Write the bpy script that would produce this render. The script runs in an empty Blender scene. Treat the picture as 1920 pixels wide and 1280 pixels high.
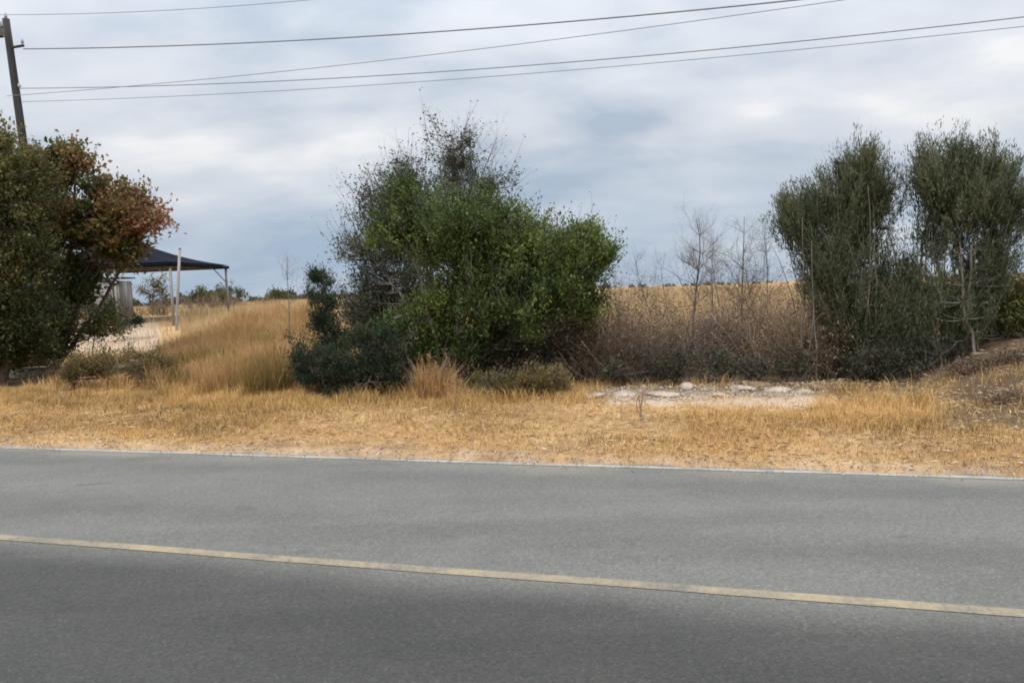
import bpy, math
import numpy as np
from mathutils import Vector, Matrix

# ------------------------------------------------------------------ camera, world, sun, exposure
scene = bpy.context.scene
COL = scene.collection
F = 1387.0                                  # focal length in photograph pixels (1920 wide)
PITCH = math.atan(95.0 / F)                 # looking slightly down
ROLL = math.radians(2.1)
EYE = np.array([0.0, 0.0, 1.75])
_f = np.array([0, math.cos(PITCH), -math.sin(PITCH)])
_r0 = np.array([1.0, 0, 0]); _u0 = np.array([0, math.sin(PITCH), math.cos(PITCH)])
_r = math.cos(ROLL) * _r0 - math.sin(ROLL) * _u0
_u = math.cos(ROLL) * _u0 + math.sin(ROLL) * _r0
cam_data = bpy.data.cameras.new("camera"); cam = bpy.data.objects.new("camera", cam_data); COL.objects.link(cam)
cam.matrix_world = Matrix(((_r[0], _u[0], -_f[0], EYE[0]), (_r[1], _u[1], -_f[1], EYE[1]), (_r[2], _u[2], -_f[2], EYE[2]), (0, 0, 0, 1)))
cam_data.sensor_width = 36.0; cam_data.lens = 36.0 * F / 1920.0
cam_data.clip_start = 0.05; cam_data.clip_end = 3000.0
scene.camera = cam

SUN_EL, SUN_AZ = math.radians(58), math.radians(205)     # azimuth clockwise from +Y: behind the camera, a little left
world = bpy.data.worlds.new("World"); scene.world = world; world.use_nodes = True
def build_world():
    nt = world.node_tree; N = nt.nodes; L = nt.links; N.clear()
    out = N.new('ShaderNodeOutputWorld')
    sky = N.new('ShaderNodeTexSky'); sky.sky_type = 'NISHITA'; sky.sun_disc = False
    sky.sun_elevation = SUN_EL; sky.sun_rotation = SUN_AZ
    bg1 = N.new('ShaderNodeBackground'); bg1.inputs[1].default_value = 0.07
    L.new(sky.outputs[0], bg1.inputs[0])
    tc = N.new('ShaderNodeTexCoord'); sep = N.new('ShaderNodeSeparateXYZ'); L.new(tc.outputs['Generated'], sep.inputs[0])
    def M(op, a, b=None, c=None, clamp=False):
        n = N.new('ShaderNodeMath'); n.operation = op; n.use_clamp = clamp
        for i, v in enumerate((a, b, c)):
            if v is None: continue
            if isinstance(v, (int, float)): n.inputs[i].default_value = v
            else: L.new(v, n.inputs[i])
        return n.outputs[0]
    z = M('MAXIMUM', sep.outputs[2], 0.0)
    den = M('ADD', z, 0.30)
    cx = M('DIVIDE', sep.outputs[0], den); cy = M('DIVIDE', sep.outputs[1], den)
    comb = N.new('ShaderNodeCombineXYZ'); L.new(cx, comb.inputs[0]); L.new(cy, comb.inputs[1])
    def noise(scale, detail, rough, dist, off, sy=1.0):
        mp = N.new('ShaderNodeMapping'); mp.inputs['Location'].default_value = off; mp.inputs['Scale'].default_value = (1, sy, 1)
        L.new(comb.outputs[0], mp.inputs[0])
        n = N.new('ShaderNodeTexNoise'); n.inputs['Scale'].default_value = scale; n.inputs['Detail'].default_value = detail
        n.inputs['Roughness'].default_value = rough; n.inputs['Distortion'].default_value = dist
        L.new(mp.outputs[0], n.inputs['Vector']); return n.outputs['Fac']
    big = noise(1.05, 3, 0.48, 0.2, (41.7, 25.8, 11), 1.5)
    fine = noise(2.6, 6, 0.5, 0.2, (25.8, 41.7, 11), 1.5)
    mixn = M('ADD', M('MULTIPLY', big, 0.6), M('MULTIPLY', fine, 0.4))
    ramp = N.new('ShaderNodeValToRGB'); cr = ramp.color_ramp
    cr.elements[0].position = 0.375; cr.elements[0].color = (0.42, 0.495, 0.59, 1)
    cr.elements[1].position = 0.592; cr.elements[1].color = (0.86, 0.86, 0.855, 1)
    e = cr.elements.new(0.47); e.color = (0.62, 0.66, 0.72, 1)
    e = cr.elements.new(0.55); e.color = (0.74, 0.76, 0.80, 1)
    L.new(mixn, ramp.inputs[0])
    # the low sky is bluer
    low = N.new('ShaderNodeMapRange'); low.inputs[1].default_value = 0.015; low.inputs[2].default_value = 0.19
    low.inputs[3].default_value = 0.72; low.inputs[4].default_value = 0.0; L.new(z, low.inputs[0])
    lowf = M('MULTIPLY', low.outputs[0], M('SUBTRACT', 1.45, mixn), clamp=True)
    mc = N.new('ShaderNodeMix'); mc.data_type = 'RGBA'; L.new(lowf, mc.inputs['Factor'])
    L.new(ramp.outputs[0], mc.inputs[6]); mc.inputs[7].default_value = (0.36, 0.49, 0.66, 1)
    bg2 = N.new('ShaderNodeBackground'); L.new(mc.outputs[2], bg2.inputs[0])
    # overcast: the zenith is brighter than the rim
    L.new(M('ADD', 0.82, M('MULTIPLY', M('POWER', z, 2.0), 2.6)), bg2.inputs[1])
    ms = N.new('ShaderNodeMixShader'); ms.inputs[0].default_value = 0.9
    L.new(bg1.outputs[0], ms.inputs[1]); L.new(bg2.outputs[0], ms.inputs[2]); L.new(ms.outputs[0], out.inputs[0])
build_world()
sd = bpy.data.lights.new("sun", 'SUN'); sd.energy = 1.7; sd.angle = math.radians(14); sd.color = (1.0, 0.955, 0.89)
sun = bpy.data.objects.new("sun", sd); COL.objects.link(sun)
_sdir = Vector((math.sin(SUN_AZ) * math.cos(SUN_EL), math.cos(SUN_AZ) * math.cos(SUN_EL), math.sin(SUN_EL)))
sun.rotation_euler = _sdir.to_track_quat('Z', 'Y').to_euler()
sun.location = (0, -20, 40)
scene.view_settings.view_transform = 'Standard'; scene.view_settings.look = 'None'
scene.view_settings.exposure = 0.28; scene.view_settings.gamma = 1.0
scene.render.engine = 'CYCLES'
scene.cycles.max_bounces = 6; scene.cycles.transparent_max_bounces = 8
scene.cycles.filter_width = 1.8

# ------------------------------------------------------------------ geometry of the place
def ray(px, py):
    return _f + _r * (px - 960.0) / F + _u * (640.0 - py) / F
def W(px, py, Y):
    d = ray(px, py); return EYE + d * (Y / d[1])
def hit0(px, py):
    d = ray(px, py); return EYE + d * (-EYE[2] / d[2])
_a, _b = hit0(60, 832), hit0(1860, 883)
U = (_b - _a)[:2]; U = U / np.linalg.norm(U)             # along the road, to the right
NV = np.array([-U[1], U[0]])                              # away from the camera
V_EDGE = float(np.dot(hit0(960, 857)[:2], NV))
V_MID = float(np.dot(hit0(960, 1082)[:2], NV))
V_NEAR = V_MID - (V_EDGE - V_MID) - 0.5
print("road", U, V_EDGE, V_MID, V_NEAR)

def _hash(ix, iy, seed):
    h = (ix.astype(np.int64) * 374761393 + iy.astype(np.int64) * 668265263 + seed * 974711) & 0x7fffffff
    h = ((h ^ (h >> 13)) * 1274126177) & 0x7fffffff
    return ((h ^ (h >> 16)) & 0xffff) / 65535.0
def vnoise(x, y, seed=0):
    x = np.asarray(x, float); y = np.asarray(y, float)
    ix, iy = np.floor(x), np.floor(y); fx, fy = x - ix, y - iy
    fx = fx * fx * (3 - 2 * fx); fy = fy * fy * (3 - 2 * fy)
    a = _hash(ix, iy, seed); b = _hash(ix + 1, iy, seed); c = _hash(ix, iy + 1, seed); d = _hash(ix + 1, iy + 1, seed)
    return a + (b - a) * fx + (c - a) * fy + (a - b - c + d) * fx * fy
def fbm(x, y, seed=0, oct=3):
    s = 0; amp = 0.5; t = 0
    for k in range(oct):
        s = s + amp * vnoise(np.asarray(x) * 2 ** k, np.asarray(y) * 2 ** k, seed + k * 17); t += amp; amp *= 0.5
    return s / t
def sstep(a, b, x):
    t = np.clip((np.asarray(x, float) - a) / (b - a), 0, 1); return t * t * (3 - 2 * t)
def uv(x, y):
    return np.asarray(x) * U[0] + np.asarray(y) * U[1], np.asarray(x) * NV[0] + np.asarray(y) * NV[1]
def xy(u, v):
    return np.asarray(u) * U[0] + np.asarray(v) * NV[0], np.asarray(u) * U[1] + np.asarray(v) * NV[1]
def ground_z(x, y):
    u, v = uv(x, y)
    off = sstep(V_EDGE - 0.1, V_EDGE + 2.0, v)
    z = -0.03 + 0.055 * sstep(V_EDGE - 0.12, V_EDGE + 0.22, v + (fbm(u * 1.4, v * 0.6, 61, 4) - 0.5) * 0.35)
    z = z + off * ((fbm(u * 0.55, v * 0.55, 3) - 0.45) * 0.22 + (fbm(u * 2.2, v * 2.2, 9) - 0.5) * 0.07 + 0.03)
    rise = 1.12 - 0.30 * sstep(-8, 6, u)
    z = z + rise * sstep(12.5, 27, v) - 0.35 * sstep(45, 140, v)
    z = z + 0.62 * sstep(2.6, 4.8, u) * sstep(8.8, 11.4, v) * sstep(20, 14, v)
    z = z + sstep(20, 60, v) * (fbm(u * 0.05, v * 0.05, 31) - 0.5) * (0.5 + 1.6 * sstep(50, 140, v))
    return z
def gz(x, y): return float(ground_z(x, y))
def base(px, Y):
    """a point on the ground straight below image column px at depth Y"""
    py = 640.0
    for _ in range(12):
        p = W(px, py, Y); z = gz(p[0], p[1])
        py += (p[2] - z) * F / Y
    return np.array([p[0], p[1], z])

# ------------------------------------------------------------------ helpers
class Geo:
    def __init__(self): self.v = []; self.f3 = []; self.f4 = []; self.t3 = []; self.t4 = []; self.n = 0
    def add(self, verts, tris=None, quads=None, tint=0.5):
        verts = np.asarray(verts, float).reshape(-1, 3)
        if tris is not None and len(tris):
            tris = np.asarray(tris, np.int64).reshape(-1, 3); self.f3.append(tris + self.n); self.t3.append(np.broadcast_to(tint, (len(tris),)).astype(float))
        if quads is not None and len(quads):
            quads = np.asarray(quads, np.int64).reshape(-1, 4); self.f4.append(quads + self.n); self.t4.append(np.broadcast_to(tint, (len(quads),)).astype(float))
        self.v.append(verts); self.n += len(verts)
    def build(self, name, mat, parent=None, origin=None, smooth=False):
        v = np.concatenate(self.v)
        if parent is not None: v = v - np.array(parent.location)
        elif origin is not None: v = v - np.asarray(origin)
        f3 = np.concatenate(self.f3) if self.f3 else np.zeros((0, 3), np.int64)
        f4 = np.concatenate(self.f4) if self.f4 else np.zeros((0, 4), np.int64)
        tint = np.concatenate(self.t3 + self.t4)
        me = bpy.data.meshes.new(name)
        me.vertices.add(len(v)); me.vertices.foreach_set('co', v.astype(np.float32).ravel())
        nl = f3.size + f4.size; me.loops.add(nl)
        me.loops.foreach_set('vertex_index', np.concatenate([f3.ravel(), f4.ravel()]).astype(np.int32))
        npoly = len(f3) + len(f4); me.polygons.add(npoly)
        starts = np.concatenate([np.arange(len(f3)) * 3, f3.size + np.arange(len(f4)) * 4]).astype(np.int32)
        me.polygons.foreach_set('loop_start', starts)
        me.update(calc_edges=True)
        at = me.attributes.new('tint', 'FLOAT', 'FACE'); at.data.foreach_set('value', np.clip(tint, 0, 1).astype(np.float32))
        if smooth: me.polygons.foreach_set('use_smooth', np.ones(npoly, bool))
        me.materials.append(mat); me.update()
        o = bpy.data.objects.new(name, me); COL.objects.link(o)
        if parent is not None: o.parent = parent
        elif origin is not None: o.location = origin
        return o

def tag(o, label=None, cat=None, group=None, kind=None):
    for k, val in (('label', label), ('category', cat), ('group', group), ('kind', kind)):
        if val: o[k] = val
    return o
def thing(name, loc, label, cat, group=None):
    o = bpy.data.objects.new(name, None); COL.objects.link(o); o.location = tuple(loc); o.empty_display_size = 0.2
    return tag(o, label, cat, group)

def unit(a):
    a = np.asarray(a, float); return a / np.maximum(np.linalg.norm(a, axis=-1, keepdims=True), 1e-9)
def tube(g, pts, radii, k=5, tint=0.5, cap=True):
    pts = np.asarray(pts, float); n = len(pts); radii = np.broadcast_to(radii, (n,))
    t = np.gradient(pts, axis=0); t = unit(t)
    ref = np.array([0, 0, 1.0]) if abs(t[0][2]) < 0.9 else np.array([1.0, 0, 0])
    a = unit(np.cross(t, ref)); b = np.cross(t, a)
    ang = np.arange(k) * 2 * math.pi / k
    ring = a[:, None, :] * np.cos(ang)[None, :, None] + b[:, None, :] * np.sin(ang)[None, :, None]
    v = pts[:, None, :] + ring * radii[:, None, None]
    i = np.arange(n - 1)[:, None] * k; j = np.arange(k)[None, :]; j2 = (j + 1) % k
    q = np.stack([i + j, i + j2, i + k + j2, i + k + j], -1).reshape(-1, 4)
    tr = None
    if cap and k >= 3:
        tr = [[(n - 1) * k, (n - 1) * k + m, (n - 1) * k + m + 1] for m in range(1, k - 1)]
    g.add(v.reshape(-1, 3), tr, q, tint)
def box(g, c, s, rot=0.0, tint=0.5, tilt=None):
    x, y, z = np.array(s) / 2.0
    v = np.array([[-x, -y, -z], [x, -y, -z], [x, y, -z], [-x, y, -z], [-x, -y, z], [x, -y, z], [x, y, z], [-x, y, z]])
    if tilt is not None: v = v @ np.array(Matrix.Rotation(tilt[0], 3, 'X') @ Matrix.Rotation(tilt[1], 3, 'Y')).T
    cr, sr = math.cos(rot), math.sin(rot); v = v @ np.array([[cr, sr, 0], [-sr, cr, 0], [0, 0, 1]])
    g.add(v + np.asarray(c), None, [[0, 3, 2, 1], [4, 5, 6, 7], [0, 1, 5, 4], [1, 2, 6, 5], [2, 3, 7, 6], [3, 0, 4, 7]], tint)
def leaves(g, p, d, length, width, tint, rng, fold=0.25):
    """folded leaf blades: base p, axis d"""
    n = len(p); d = unit(d)
    s = unit(np.cross(d, unit(rng.normal(size=(n, 3))))); nn = np.cross(d, s)
    L = np.broadcast_to(length, (n,))[:, None]; Wd = np.broadcast_to(width, (n,))[:, None]
    tip = p + d * L; m = p + d * L * 0.45
    v = np.stack([p, m + s * Wd * 0.5 + nn * Wd * fold, tip, m - s * Wd * 0.5 + nn * Wd * fold], 1).reshape(-1, 3)
    i = np.arange(n)[:, None] * 4
    tr = np.concatenate([i + np.array([[0, 1, 2]]), i + np.array([[0, 2, 3]])], 1).reshape(-1, 3)
    g.add(v, tr, None, np.repeat(np.broadcast_to(tint, (n,)), 2))
def blades(g, p, h, w, lean, az, tint, rng):
    """grass blades: root p (n,3), height h, width w, lean (0..1) toward azimuth az"""
    n = len(p)
    dirh = np.stack([np.cos(az), np.sin(az), np.zeros(n)], -1)
    fa = rng.uniform(0, math.pi, n); s = np.stack([np.cos(fa), np.sin(fa), np.zeros(n)], -1) * (w * 0.5)[:, None]
    up = np.array([0, 0, 1.0])
    mid = p + up * (h * 0.55)[:, None] + dirh * (h * lean * 0.3)[:, None]
    tip = p + up * (h * np.sqrt(np.maximum(0.1, 1 - (lean * 0.8) ** 2)))[:, None] + dirh * (h * lean)[:, None]
    v = np.stack([p - s, p + s, mid + s * 0.7, mid - s * 0.7, tip], 1).reshape(-1, 3)
    i = np.arange(n)[:, None] * 5
    q = i + np.array([[0, 1, 2, 3]]); t = i + np.array([[3, 2, 4]])
    # add as two sets sharing the same vertices
    off = g.n; tt = np.broadcast_to(tint, (n,)).astype(float)
    g.v.append(v); g.n += len(v)
    g.f4.append(q + off); g.t4.append(tt); g.f3.append(t + off); g.t3.append(tt)

# ------------------------------------------------------------------ materials
def new_mat(name):
    m = bpy.data.materials.new(name); m.use_nodes = True
    nt = m.node_tree; nt.nodes.clear(); out = nt.nodes.new('ShaderNodeOutputMaterial'); return m, nt, out
def ramp_node(nt, stops, src):
    r = nt.nodes.new('ShaderNodeValToRGB'); cr = r.color_ramp
    cr.elements[0].position = stops[0][0]; cr.elements[0].color = (*stops[0][1], 1)
    cr.elements[1].position = stops[-1][0]; cr.elements[1].color = (*stops[-1][1], 1)
    for p, c in stops[1:-1]: e = cr.elements.new(p); e.color = (*c, 1)
    nt.links.new(src, r.inputs[0]); return r.outputs[0]
def leaf_mat(name, stops, trans=0.3, rough=0.55, spec=0.25):
    m, nt, out = new_mat(name); L = nt.links
    at = nt.nodes.new('ShaderNodeAttribute'); at.attribute_name = 'tint'
    c = ramp_node(nt, stops, at.outputs['Fac'])
    b = nt.nodes.new('ShaderNodeBsdfPrincipled'); b.inputs['Roughness'].default_value = rough
    b.inputs['Specular IOR Level'].default_value = spec; L.new(c, b.inputs['Base Color'])
    if trans > 0:
        t = nt.nodes.new('ShaderNodeBsdfTranslucent'); L.new(c, t.inputs[0])
        mx = nt.nodes.new('ShaderNodeMixShader'); mx.inputs[0].default_value = trans
        L.new(b.outputs[0], mx.inputs[1]); L.new(t.outputs[0], mx.inputs[2]); L.new(mx.outputs[0], out.inputs[0])
    else: L.new(b.outputs[0], out.inputs[0])
    return m
def tex_noise(nt, scale, detail=4, rough=0.55, vec=None, stretch=None, rotz=0.0):
    n = nt.nodes.new('ShaderNodeTexNoise'); n.inputs['Scale'].default_value = scale
    n.inputs['Detail'].default_value = detail; n.inputs['Roughness'].default_value = rough
    tc = nt.nodes.new('ShaderNodeTexCoord'); mp = nt.nodes.new('ShaderNodeMapping')
    if stretch: mp.inputs['Scale'].default_value = stretch
    mp.inputs['Rotation'].default_value = (0, 0, rotz)
    nt.links.new(tc.outputs['Object'], mp.inputs[0]); nt.links.new(mp.outputs[0], n.inputs['Vector'])
    return n.outputs['Fac']
def noise_mat(name, stops, scale, rough=0.85, detail=5, stretch=None, bump=0.0, bscale=None, metallic=0.0, spec=0.3):
    m, nt, out = new_mat(name); L = nt.links
    f = tex_noise(nt, scale, detail, stretch=stretch); c = ramp_node(nt, stops, f)
    b = nt.nodes.new('ShaderNodeBsdfPrincipled'); b.inputs['Roughness'].default_value = rough
    b.inputs['Metallic'].default_value = metallic; b.inputs['Specular IOR Level'].default_value = spec
    L.new(c, b.inputs['Base Color'])
    if bump:
        bn = nt.nodes.new('ShaderNodeBump'); bn.inputs['Strength'].default_value = bump; bn.inputs['Distance'].default_value = 0.02
        L.new(tex_noise(nt, bscale or scale * 3, 5), bn.inputs['Height']); L.new(bn.outputs[0], b.inputs['Normal'])
    L.new(b.outputs[0], out.inputs[0]); return m

MAT = {}
MAT['bark_grey'] = noise_mat('grey_bark', [(0.3, (0.08, 0.068, 0.056)), (0.7, (0.27, 0.235, 0.195))], 9, stretch=(1, 1, 0.25), bump=0.6)
MAT['bark_brown'] = noise_mat('brown_bark', [(0.3, (0.05, 0.035, 0.028)), (0.7, (0.15, 0.105, 0.08))], 9, stretch=(1, 1, 0.25), bump=0.6)
MAT['bark_pale'] = noise_mat('pale_bark', [(0.3, (0.16, 0.13, 0.10)), (0.7, (0.36, 0.31, 0.25))], 9, stretch=(1, 1, 0.25), bump=0.6)
MAT['twig'] = noise_mat('twig_bark', [(0.3, (0.085, 0.075, 0.068)), (0.7, (0.20, 0.175, 0.155))], 6)
MAT['twig_mauve'] = noise_mat('mauve_twig_bark', [(0.3, (0.10, 0.07, 0.05)), (0.7, (0.31, 0.222, 0.16))], 5)
MAT['twig_tan'] = noise_mat('tan_twig_bark', [(0.3, (0.28, 0.20, 0.14)), (0.7, (0.56, 0.42, 0.29))], 5)
MAT['oak'] = leaf_mat('bright_green_leaf', [(0, (0.030, 0.052, 0.014)), (0.5, (0.084, 0.130, 0.027)), (1, (0.18, 0.225, 0.055))], 0.3)
MAT['greygreen'] = leaf_mat('grey_green_leaf', [(0, (0.035, 0.045, 0.026)), (0.5, (0.068, 0.082, 0.048)), (1, (0.14, 0.15, 0.10))], 0.25)
MAT['juniper'] = leaf_mat('juniper_leaf', [(0, (0.012, 0.024, 0.014)), (0.6, (0.030, 0.052, 0.026)), (1, (0.075, 0.095, 0.042))], 0.15)
MAT['feather'] = leaf_mat('feathery_leaf', [(0, (0.034, 0.050, 0.021)), (0.55, (0.084, 0.105, 0.046)), (1, (0.155, 0.165, 0.085))], 0.25)
MAT['under'] = leaf_mat('understorey_leaf', [(0, (0.030, 0.035, 0.020)), (0.55, (0.070, 0.070, 0.044)), (1, (0.15, 0.13, 0.09))], 0.2)
MAT['dark'] = leaf_mat('dark_leaf', [(0, (0.030, 0.044, 0.016)), (0.45, (0.085, 0.098, 0.034)), (1, (0.21, 0.18, 0.055))], 0.3)
MAT['autumn'] = leaf_mat('autumn_leaf', [(0, (0.030, 0.056, 0.018)), (0.28, (0.11, 0.12, 0.034)), (0.5, (0.22, 0.165, 0.05)), (0.72, (0.24, 0.12, 0.06)), (1, (0.38, 0.19, 0.115))], 0.4)
MAT['olive'] = leaf_mat('olive_leaf', [(0, (0.075, 0.068, 0.022)), (0.5, (0.16, 0.13, 0.045)), (1, (0.27, 0.19, 0.085))], 0.3)
MAT['yellowgreen'] = leaf_mat('yellow_green_leaf', [(0, (0.05, 0.06, 0.015)), (0.5, (0.115, 0.12, 0.028)), (1, (0.21, 0.18, 0.05))], 0.35)
MAT['deadleaf'] = leaf_mat('dead_leaf', [(0, (0.095, 0.066, 0.043)), (0.5, (0.19, 0.135, 0.088)), (1, (0.37, 0.27, 0.165))], 0.2)
MAT['straw'] = leaf_mat('straw', [(0, (0.10, 0.085, 0.035)), (0.16, (0.20, 0.14, 0.06)), (0.38, (0.49, 0.308, 0.115)), (0.8, (0.70, 0.46, 0.185)), (1, (0.78, 0.58, 0.29))], 0.25, 0.6, 0.2)
MAT['tallstraw'] = leaf_mat('tall_straw', [(0, (0.16, 0.12, 0.035)), (0.35, (0.32, 0.215, 0.075)), (0.7, (0.50, 0.29, 0.13)), (1, (0.62, 0.41, 0.22))], 0.25, 0.6, 0.2)
MAT['fieldstraw'] = leaf_mat('field_straw', [(0, (0.25, 0.18, 0.09)), (0.5, (0.47, 0.34, 0.175)), (1, (0.66, 0.51, 0.29))], 0.25, 0.6, 0.2)
MAT['stone'] = noise_mat('limestone', [(0.25, (0.22, 0.17, 0.13)), (0.5, (0.38, 0.31, 0.25)), (0.75, (0.50, 0.43, 0.37))], 5, bump=0.8, bscale=14)
MAT['greystone'] = noise_mat('grey_stone', [(0.25, (0.15, 0.135, 0.11)), (0.75, (0.36, 0.33, 0.28))], 5, bump=0.8, bscale=14)
MAT['polewood'] = noise_mat('creosoted_wood', [(0.3, (0.022, 0.022, 0.026)), (0.7, (0.06, 0.056, 0.056))], 8, stretch=(1, 1, 0.1), bump=0.4)
MAT['wire'] = noise_mat('weathered_cable', [(0.3, (0.15, 0.155, 0.17)), (0.7, (0.22, 0.225, 0.24))], 3, rough=0.6)
MAT['insulator'] = noise_mat('grey_porcelain', [(0.3, (0.25, 0.26, 0.28)), (0.7, (0.38, 0.39, 0.40))], 4, rough=0.25, spec=0.5)
MAT['roofblack'] = noise_mat('black_canopy_cloth', [(0.3, (0.006, 0.008, 0.013)), (0.7, (0.012, 0.015, 0.024))], 3, rough=0.9, spec=0.05)
MAT['palemetal'] = noise_mat('pale_painted_metal', [(0.3, (0.19, 0.175, 0.16)), (0.5, (0.29, 0.275, 0.265)), (0.7, (0.38, 0.365, 0.355))], 4, rough=0.5, stretch=(1, 1, .4))
MAT['greyboard'] = noise_mat('weathered_board', [(0.3, (0.08, 0.075, 0.072)), (0.52, (0.18, 0.17, 0.165)), (0.72, (0.42, 0.41, 0.40))], 2.2, stretch=(5, 5, 0.35), bump=0.3)

def ground_mat():
    m, nt, out = new_mat('dry_ground'); L = nt.links
    n1 = tex_noise(nt, 0.55, 5, 0.6); n2 = tex_noise(nt, 5.0, 6, 0.65)
    mm = nt.nodes.new('ShaderNodeMath'); mm.operation = 'MULTIPLY_ADD'; mm.inputs[1].default_value = 0.55
    L.new(n1, mm.inputs[0]); m2 = nt.nodes.new('ShaderNodeMath'); m2.operation = 'MULTIPLY'; m2.inputs[1].default_value = 0.45
    L.new(n2, m2.inputs[0]); L.new(m2.outputs[0], mm.inputs[2])
    c = ramp_node(nt, [(0.30, (0.17, 0.11, 0.066)), (0.42, (0.29, 0.182, 0.095)), (0.52, (0.41, 0.258, 0.122)), (0.62, (0.49, 0.32, 0.155)), (0.75, (0.52, 0.385, 0.225))], mm.outputs[0])
    at = nt.nodes.new('ShaderNodeAttribute'); at.attribute_name = 'pale'
    n3 = tex_noise(nt, 2.3, 5, 0.6)
    pm = nt.nodes.new('ShaderNodeMath'); pm.operation = 'MULTIPLY_ADD'; pm.inputs[1].default_value = 2.2; pm.use_clamp = True
    sub = nt.nodes.new('ShaderNodeMath'); sub.operation = 'ADD'; L.new(n3, sub.inputs[0]); L.new(at.outputs['Fac'], sub.inputs[1])
    pm.inputs[2].default_value = -2.0; L.new(sub.outputs[0], pm.inputs[0])
    mx = nt.nodes.new('ShaderNodeMix'); mx.data_type = 'RGBA'; L.new(pm.outputs[0], mx.inputs['Factor']); L.new(c, mx.inputs[6])
    mx.inputs[7].default_value = (0.47, 0.37, 0.285, 1)
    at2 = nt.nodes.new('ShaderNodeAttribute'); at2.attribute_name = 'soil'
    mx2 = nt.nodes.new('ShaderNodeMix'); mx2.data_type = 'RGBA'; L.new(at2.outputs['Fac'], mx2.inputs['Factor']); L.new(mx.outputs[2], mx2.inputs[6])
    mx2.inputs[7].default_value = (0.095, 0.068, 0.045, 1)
    b = nt.nodes.new('ShaderNodeBsdfPrincipled'); b.inputs['Roughness'].default_value = 0.95; b.inputs['Specular IOR Level'].default_value = 0.1
    L.new(mx2.outputs[2], b.inputs['Base Color'])
    bn = nt.nodes.new('ShaderNodeBump'); bn.inputs['Strength'].default_value = 0.7; bn.inputs['Distance'].default_value = 0.03
    L.new(tex_noise(nt, 16, 6, 0.7), bn.inputs['Height']); L.new(bn.outputs[0], b.inputs['Normal'])
    L.new(b.outputs[0], out.inputs[0]); return m
ROAD_ANG = math.atan2(U[1], U[0])
def asphalt_mat(paint=None, wear=(0.4, 0.6)):
    """aged asphalt; the nearer lane has a darker grey; paint = colour of a worn line"""
    m, nt, out = new_mat('aged_asphalt' if paint is None else 'worn_paint'); L = nt.links
    def MX(a, b_, fac=None, mode='MIX'):
        x = nt.nodes.new('ShaderNodeMix'); x.data_type = 'RGBA'; x.blend_type = mode
        if fac is None: x.inputs['Factor'].default_value = 1
        else: L.new(fac, x.inputs['Factor'])
        for sl, v in ((6, a), (7, b_)):
            if isinstance(v, tuple): x.inputs[sl].default_value = (*v, 1)
            else: L.new(v, x.inputs[sl])
        return x.outputs[2]
    def attr(n):
        a = nt.nodes.new('ShaderNodeAttribute'); a.attribute_name = n; return a.outputs['Fac']
    def grey(v): return (v, v, v)
    streak = tex_noise(nt, 1.0, 5, 0.6, stretch=(0.12, 1.6, 1), rotz=-ROAD_ANG)
    far_tone = ramp_node(nt, [(0.32, (0.128, 0.125, 0.114)), (0.5, (0.141, 0.138, 0.125)), (0.68, (0.157, 0.152, 0.138))], streak)
    new = ramp_node(nt, [(0.32, (0.054, 0.0535, 0.049)), (0.5, (0.061, 0.060, 0.055)), (0.68, (0.071, 0.069, 0.063))], streak)  # the darker of the two greys, used on the nearer lane
    col = MX(far_tone, new, attr('near_dark'))
    col = MX(col, ramp_node(nt, [(0, grey(1.02)), (1, grey(0.88))], attr('track')), None, 'MULTIPLY')
    # exposed stone chips
    vo = nt.nodes.new('ShaderNodeTexVoronoi'); vo.inputs['Scale'].default_value = 85; tc = nt.nodes.new('ShaderNodeTexCoord'); L.new(tc.outputs['Object'], vo.inputs['Vector'])
    sepc = nt.nodes.new('ShaderNodeSeparateColor'); L.new(vo.outputs['Color'], sepc.inputs[0])
    col = MX(col, ramp_node(nt, [(0, grey(0.80)), (0.3, grey(0.94)), (0.7, grey(1.03)), (0.9, grey(1.12)), (1, (1.40, 1.37, 1.32))], sepc.outputs[0]), None, 'MULTIPLY')
    col = MX(col, ramp_node(nt, [(0.35, grey(0.91)), (0.5, grey(1)), (0.66, grey(1.07))], tex_noise(nt, 34, 4, 0.7)), None, 'MULTIPLY')
    col = MX(col, ramp_node(nt, [(0.3, grey(0.90)), (0.5, grey(1.0)), (0.7, (1.09, 1.08, 1.06))], tex_noise(nt, 0.9, 5, 0.65)), None, 'MULTIPLY')
    # drips of oil
    col = MX(col, ramp_node(nt, [(0.66, grey(1)), (0.76, grey(0.72))], tex_noise(nt, 2.6, 3, 0.6, stretch=(0.6, 1.2, 1), rotz=-ROAD_ANG)), None, 'MULTIPLY')
    # fine cracks, broken up, and dust blown along them
    cv = nt.nodes.new('ShaderNodeTexVoronoi'); cv.feature = 'DISTANCE_TO_EDGE'; cv.inputs['Scale'].default_value = 0.62
    mp = nt.nodes.new('ShaderNodeMapping'); mp.inputs['Rotation'].default_value = (0, 0, -ROAD_ANG); mp.inputs['Scale'].default_value = (0.6, 1.25, 1)
    ds = nt.nodes.new('ShaderNodeTexNoise'); ds.inputs['Scale'].default_value = 2.2; ds.inputs['Detail'].default_value = 5; L.new(tc.outputs['Object'], ds.inputs['Vector'])
    vm = nt.nodes.new('ShaderNodeVectorMath'); vm.operation = 'MULTIPLY_ADD'; L.new(ds.outputs['Color'], vm.inputs[0]); vm.inputs[1].default_value = (0.5, 0.5, 0); L.new(tc.outputs['Object'], vm.inputs[2])
    L.new(vm.outputs[0], mp.inputs[0]); L.new(mp.outputs[0], cv.inputs['Vector'])
    cr_ = ramp_node(nt, [(0.0, grey(0.6)), (0.002, grey(0.4)), (0.004, grey(0))], cv.outputs['Distance'])
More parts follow.
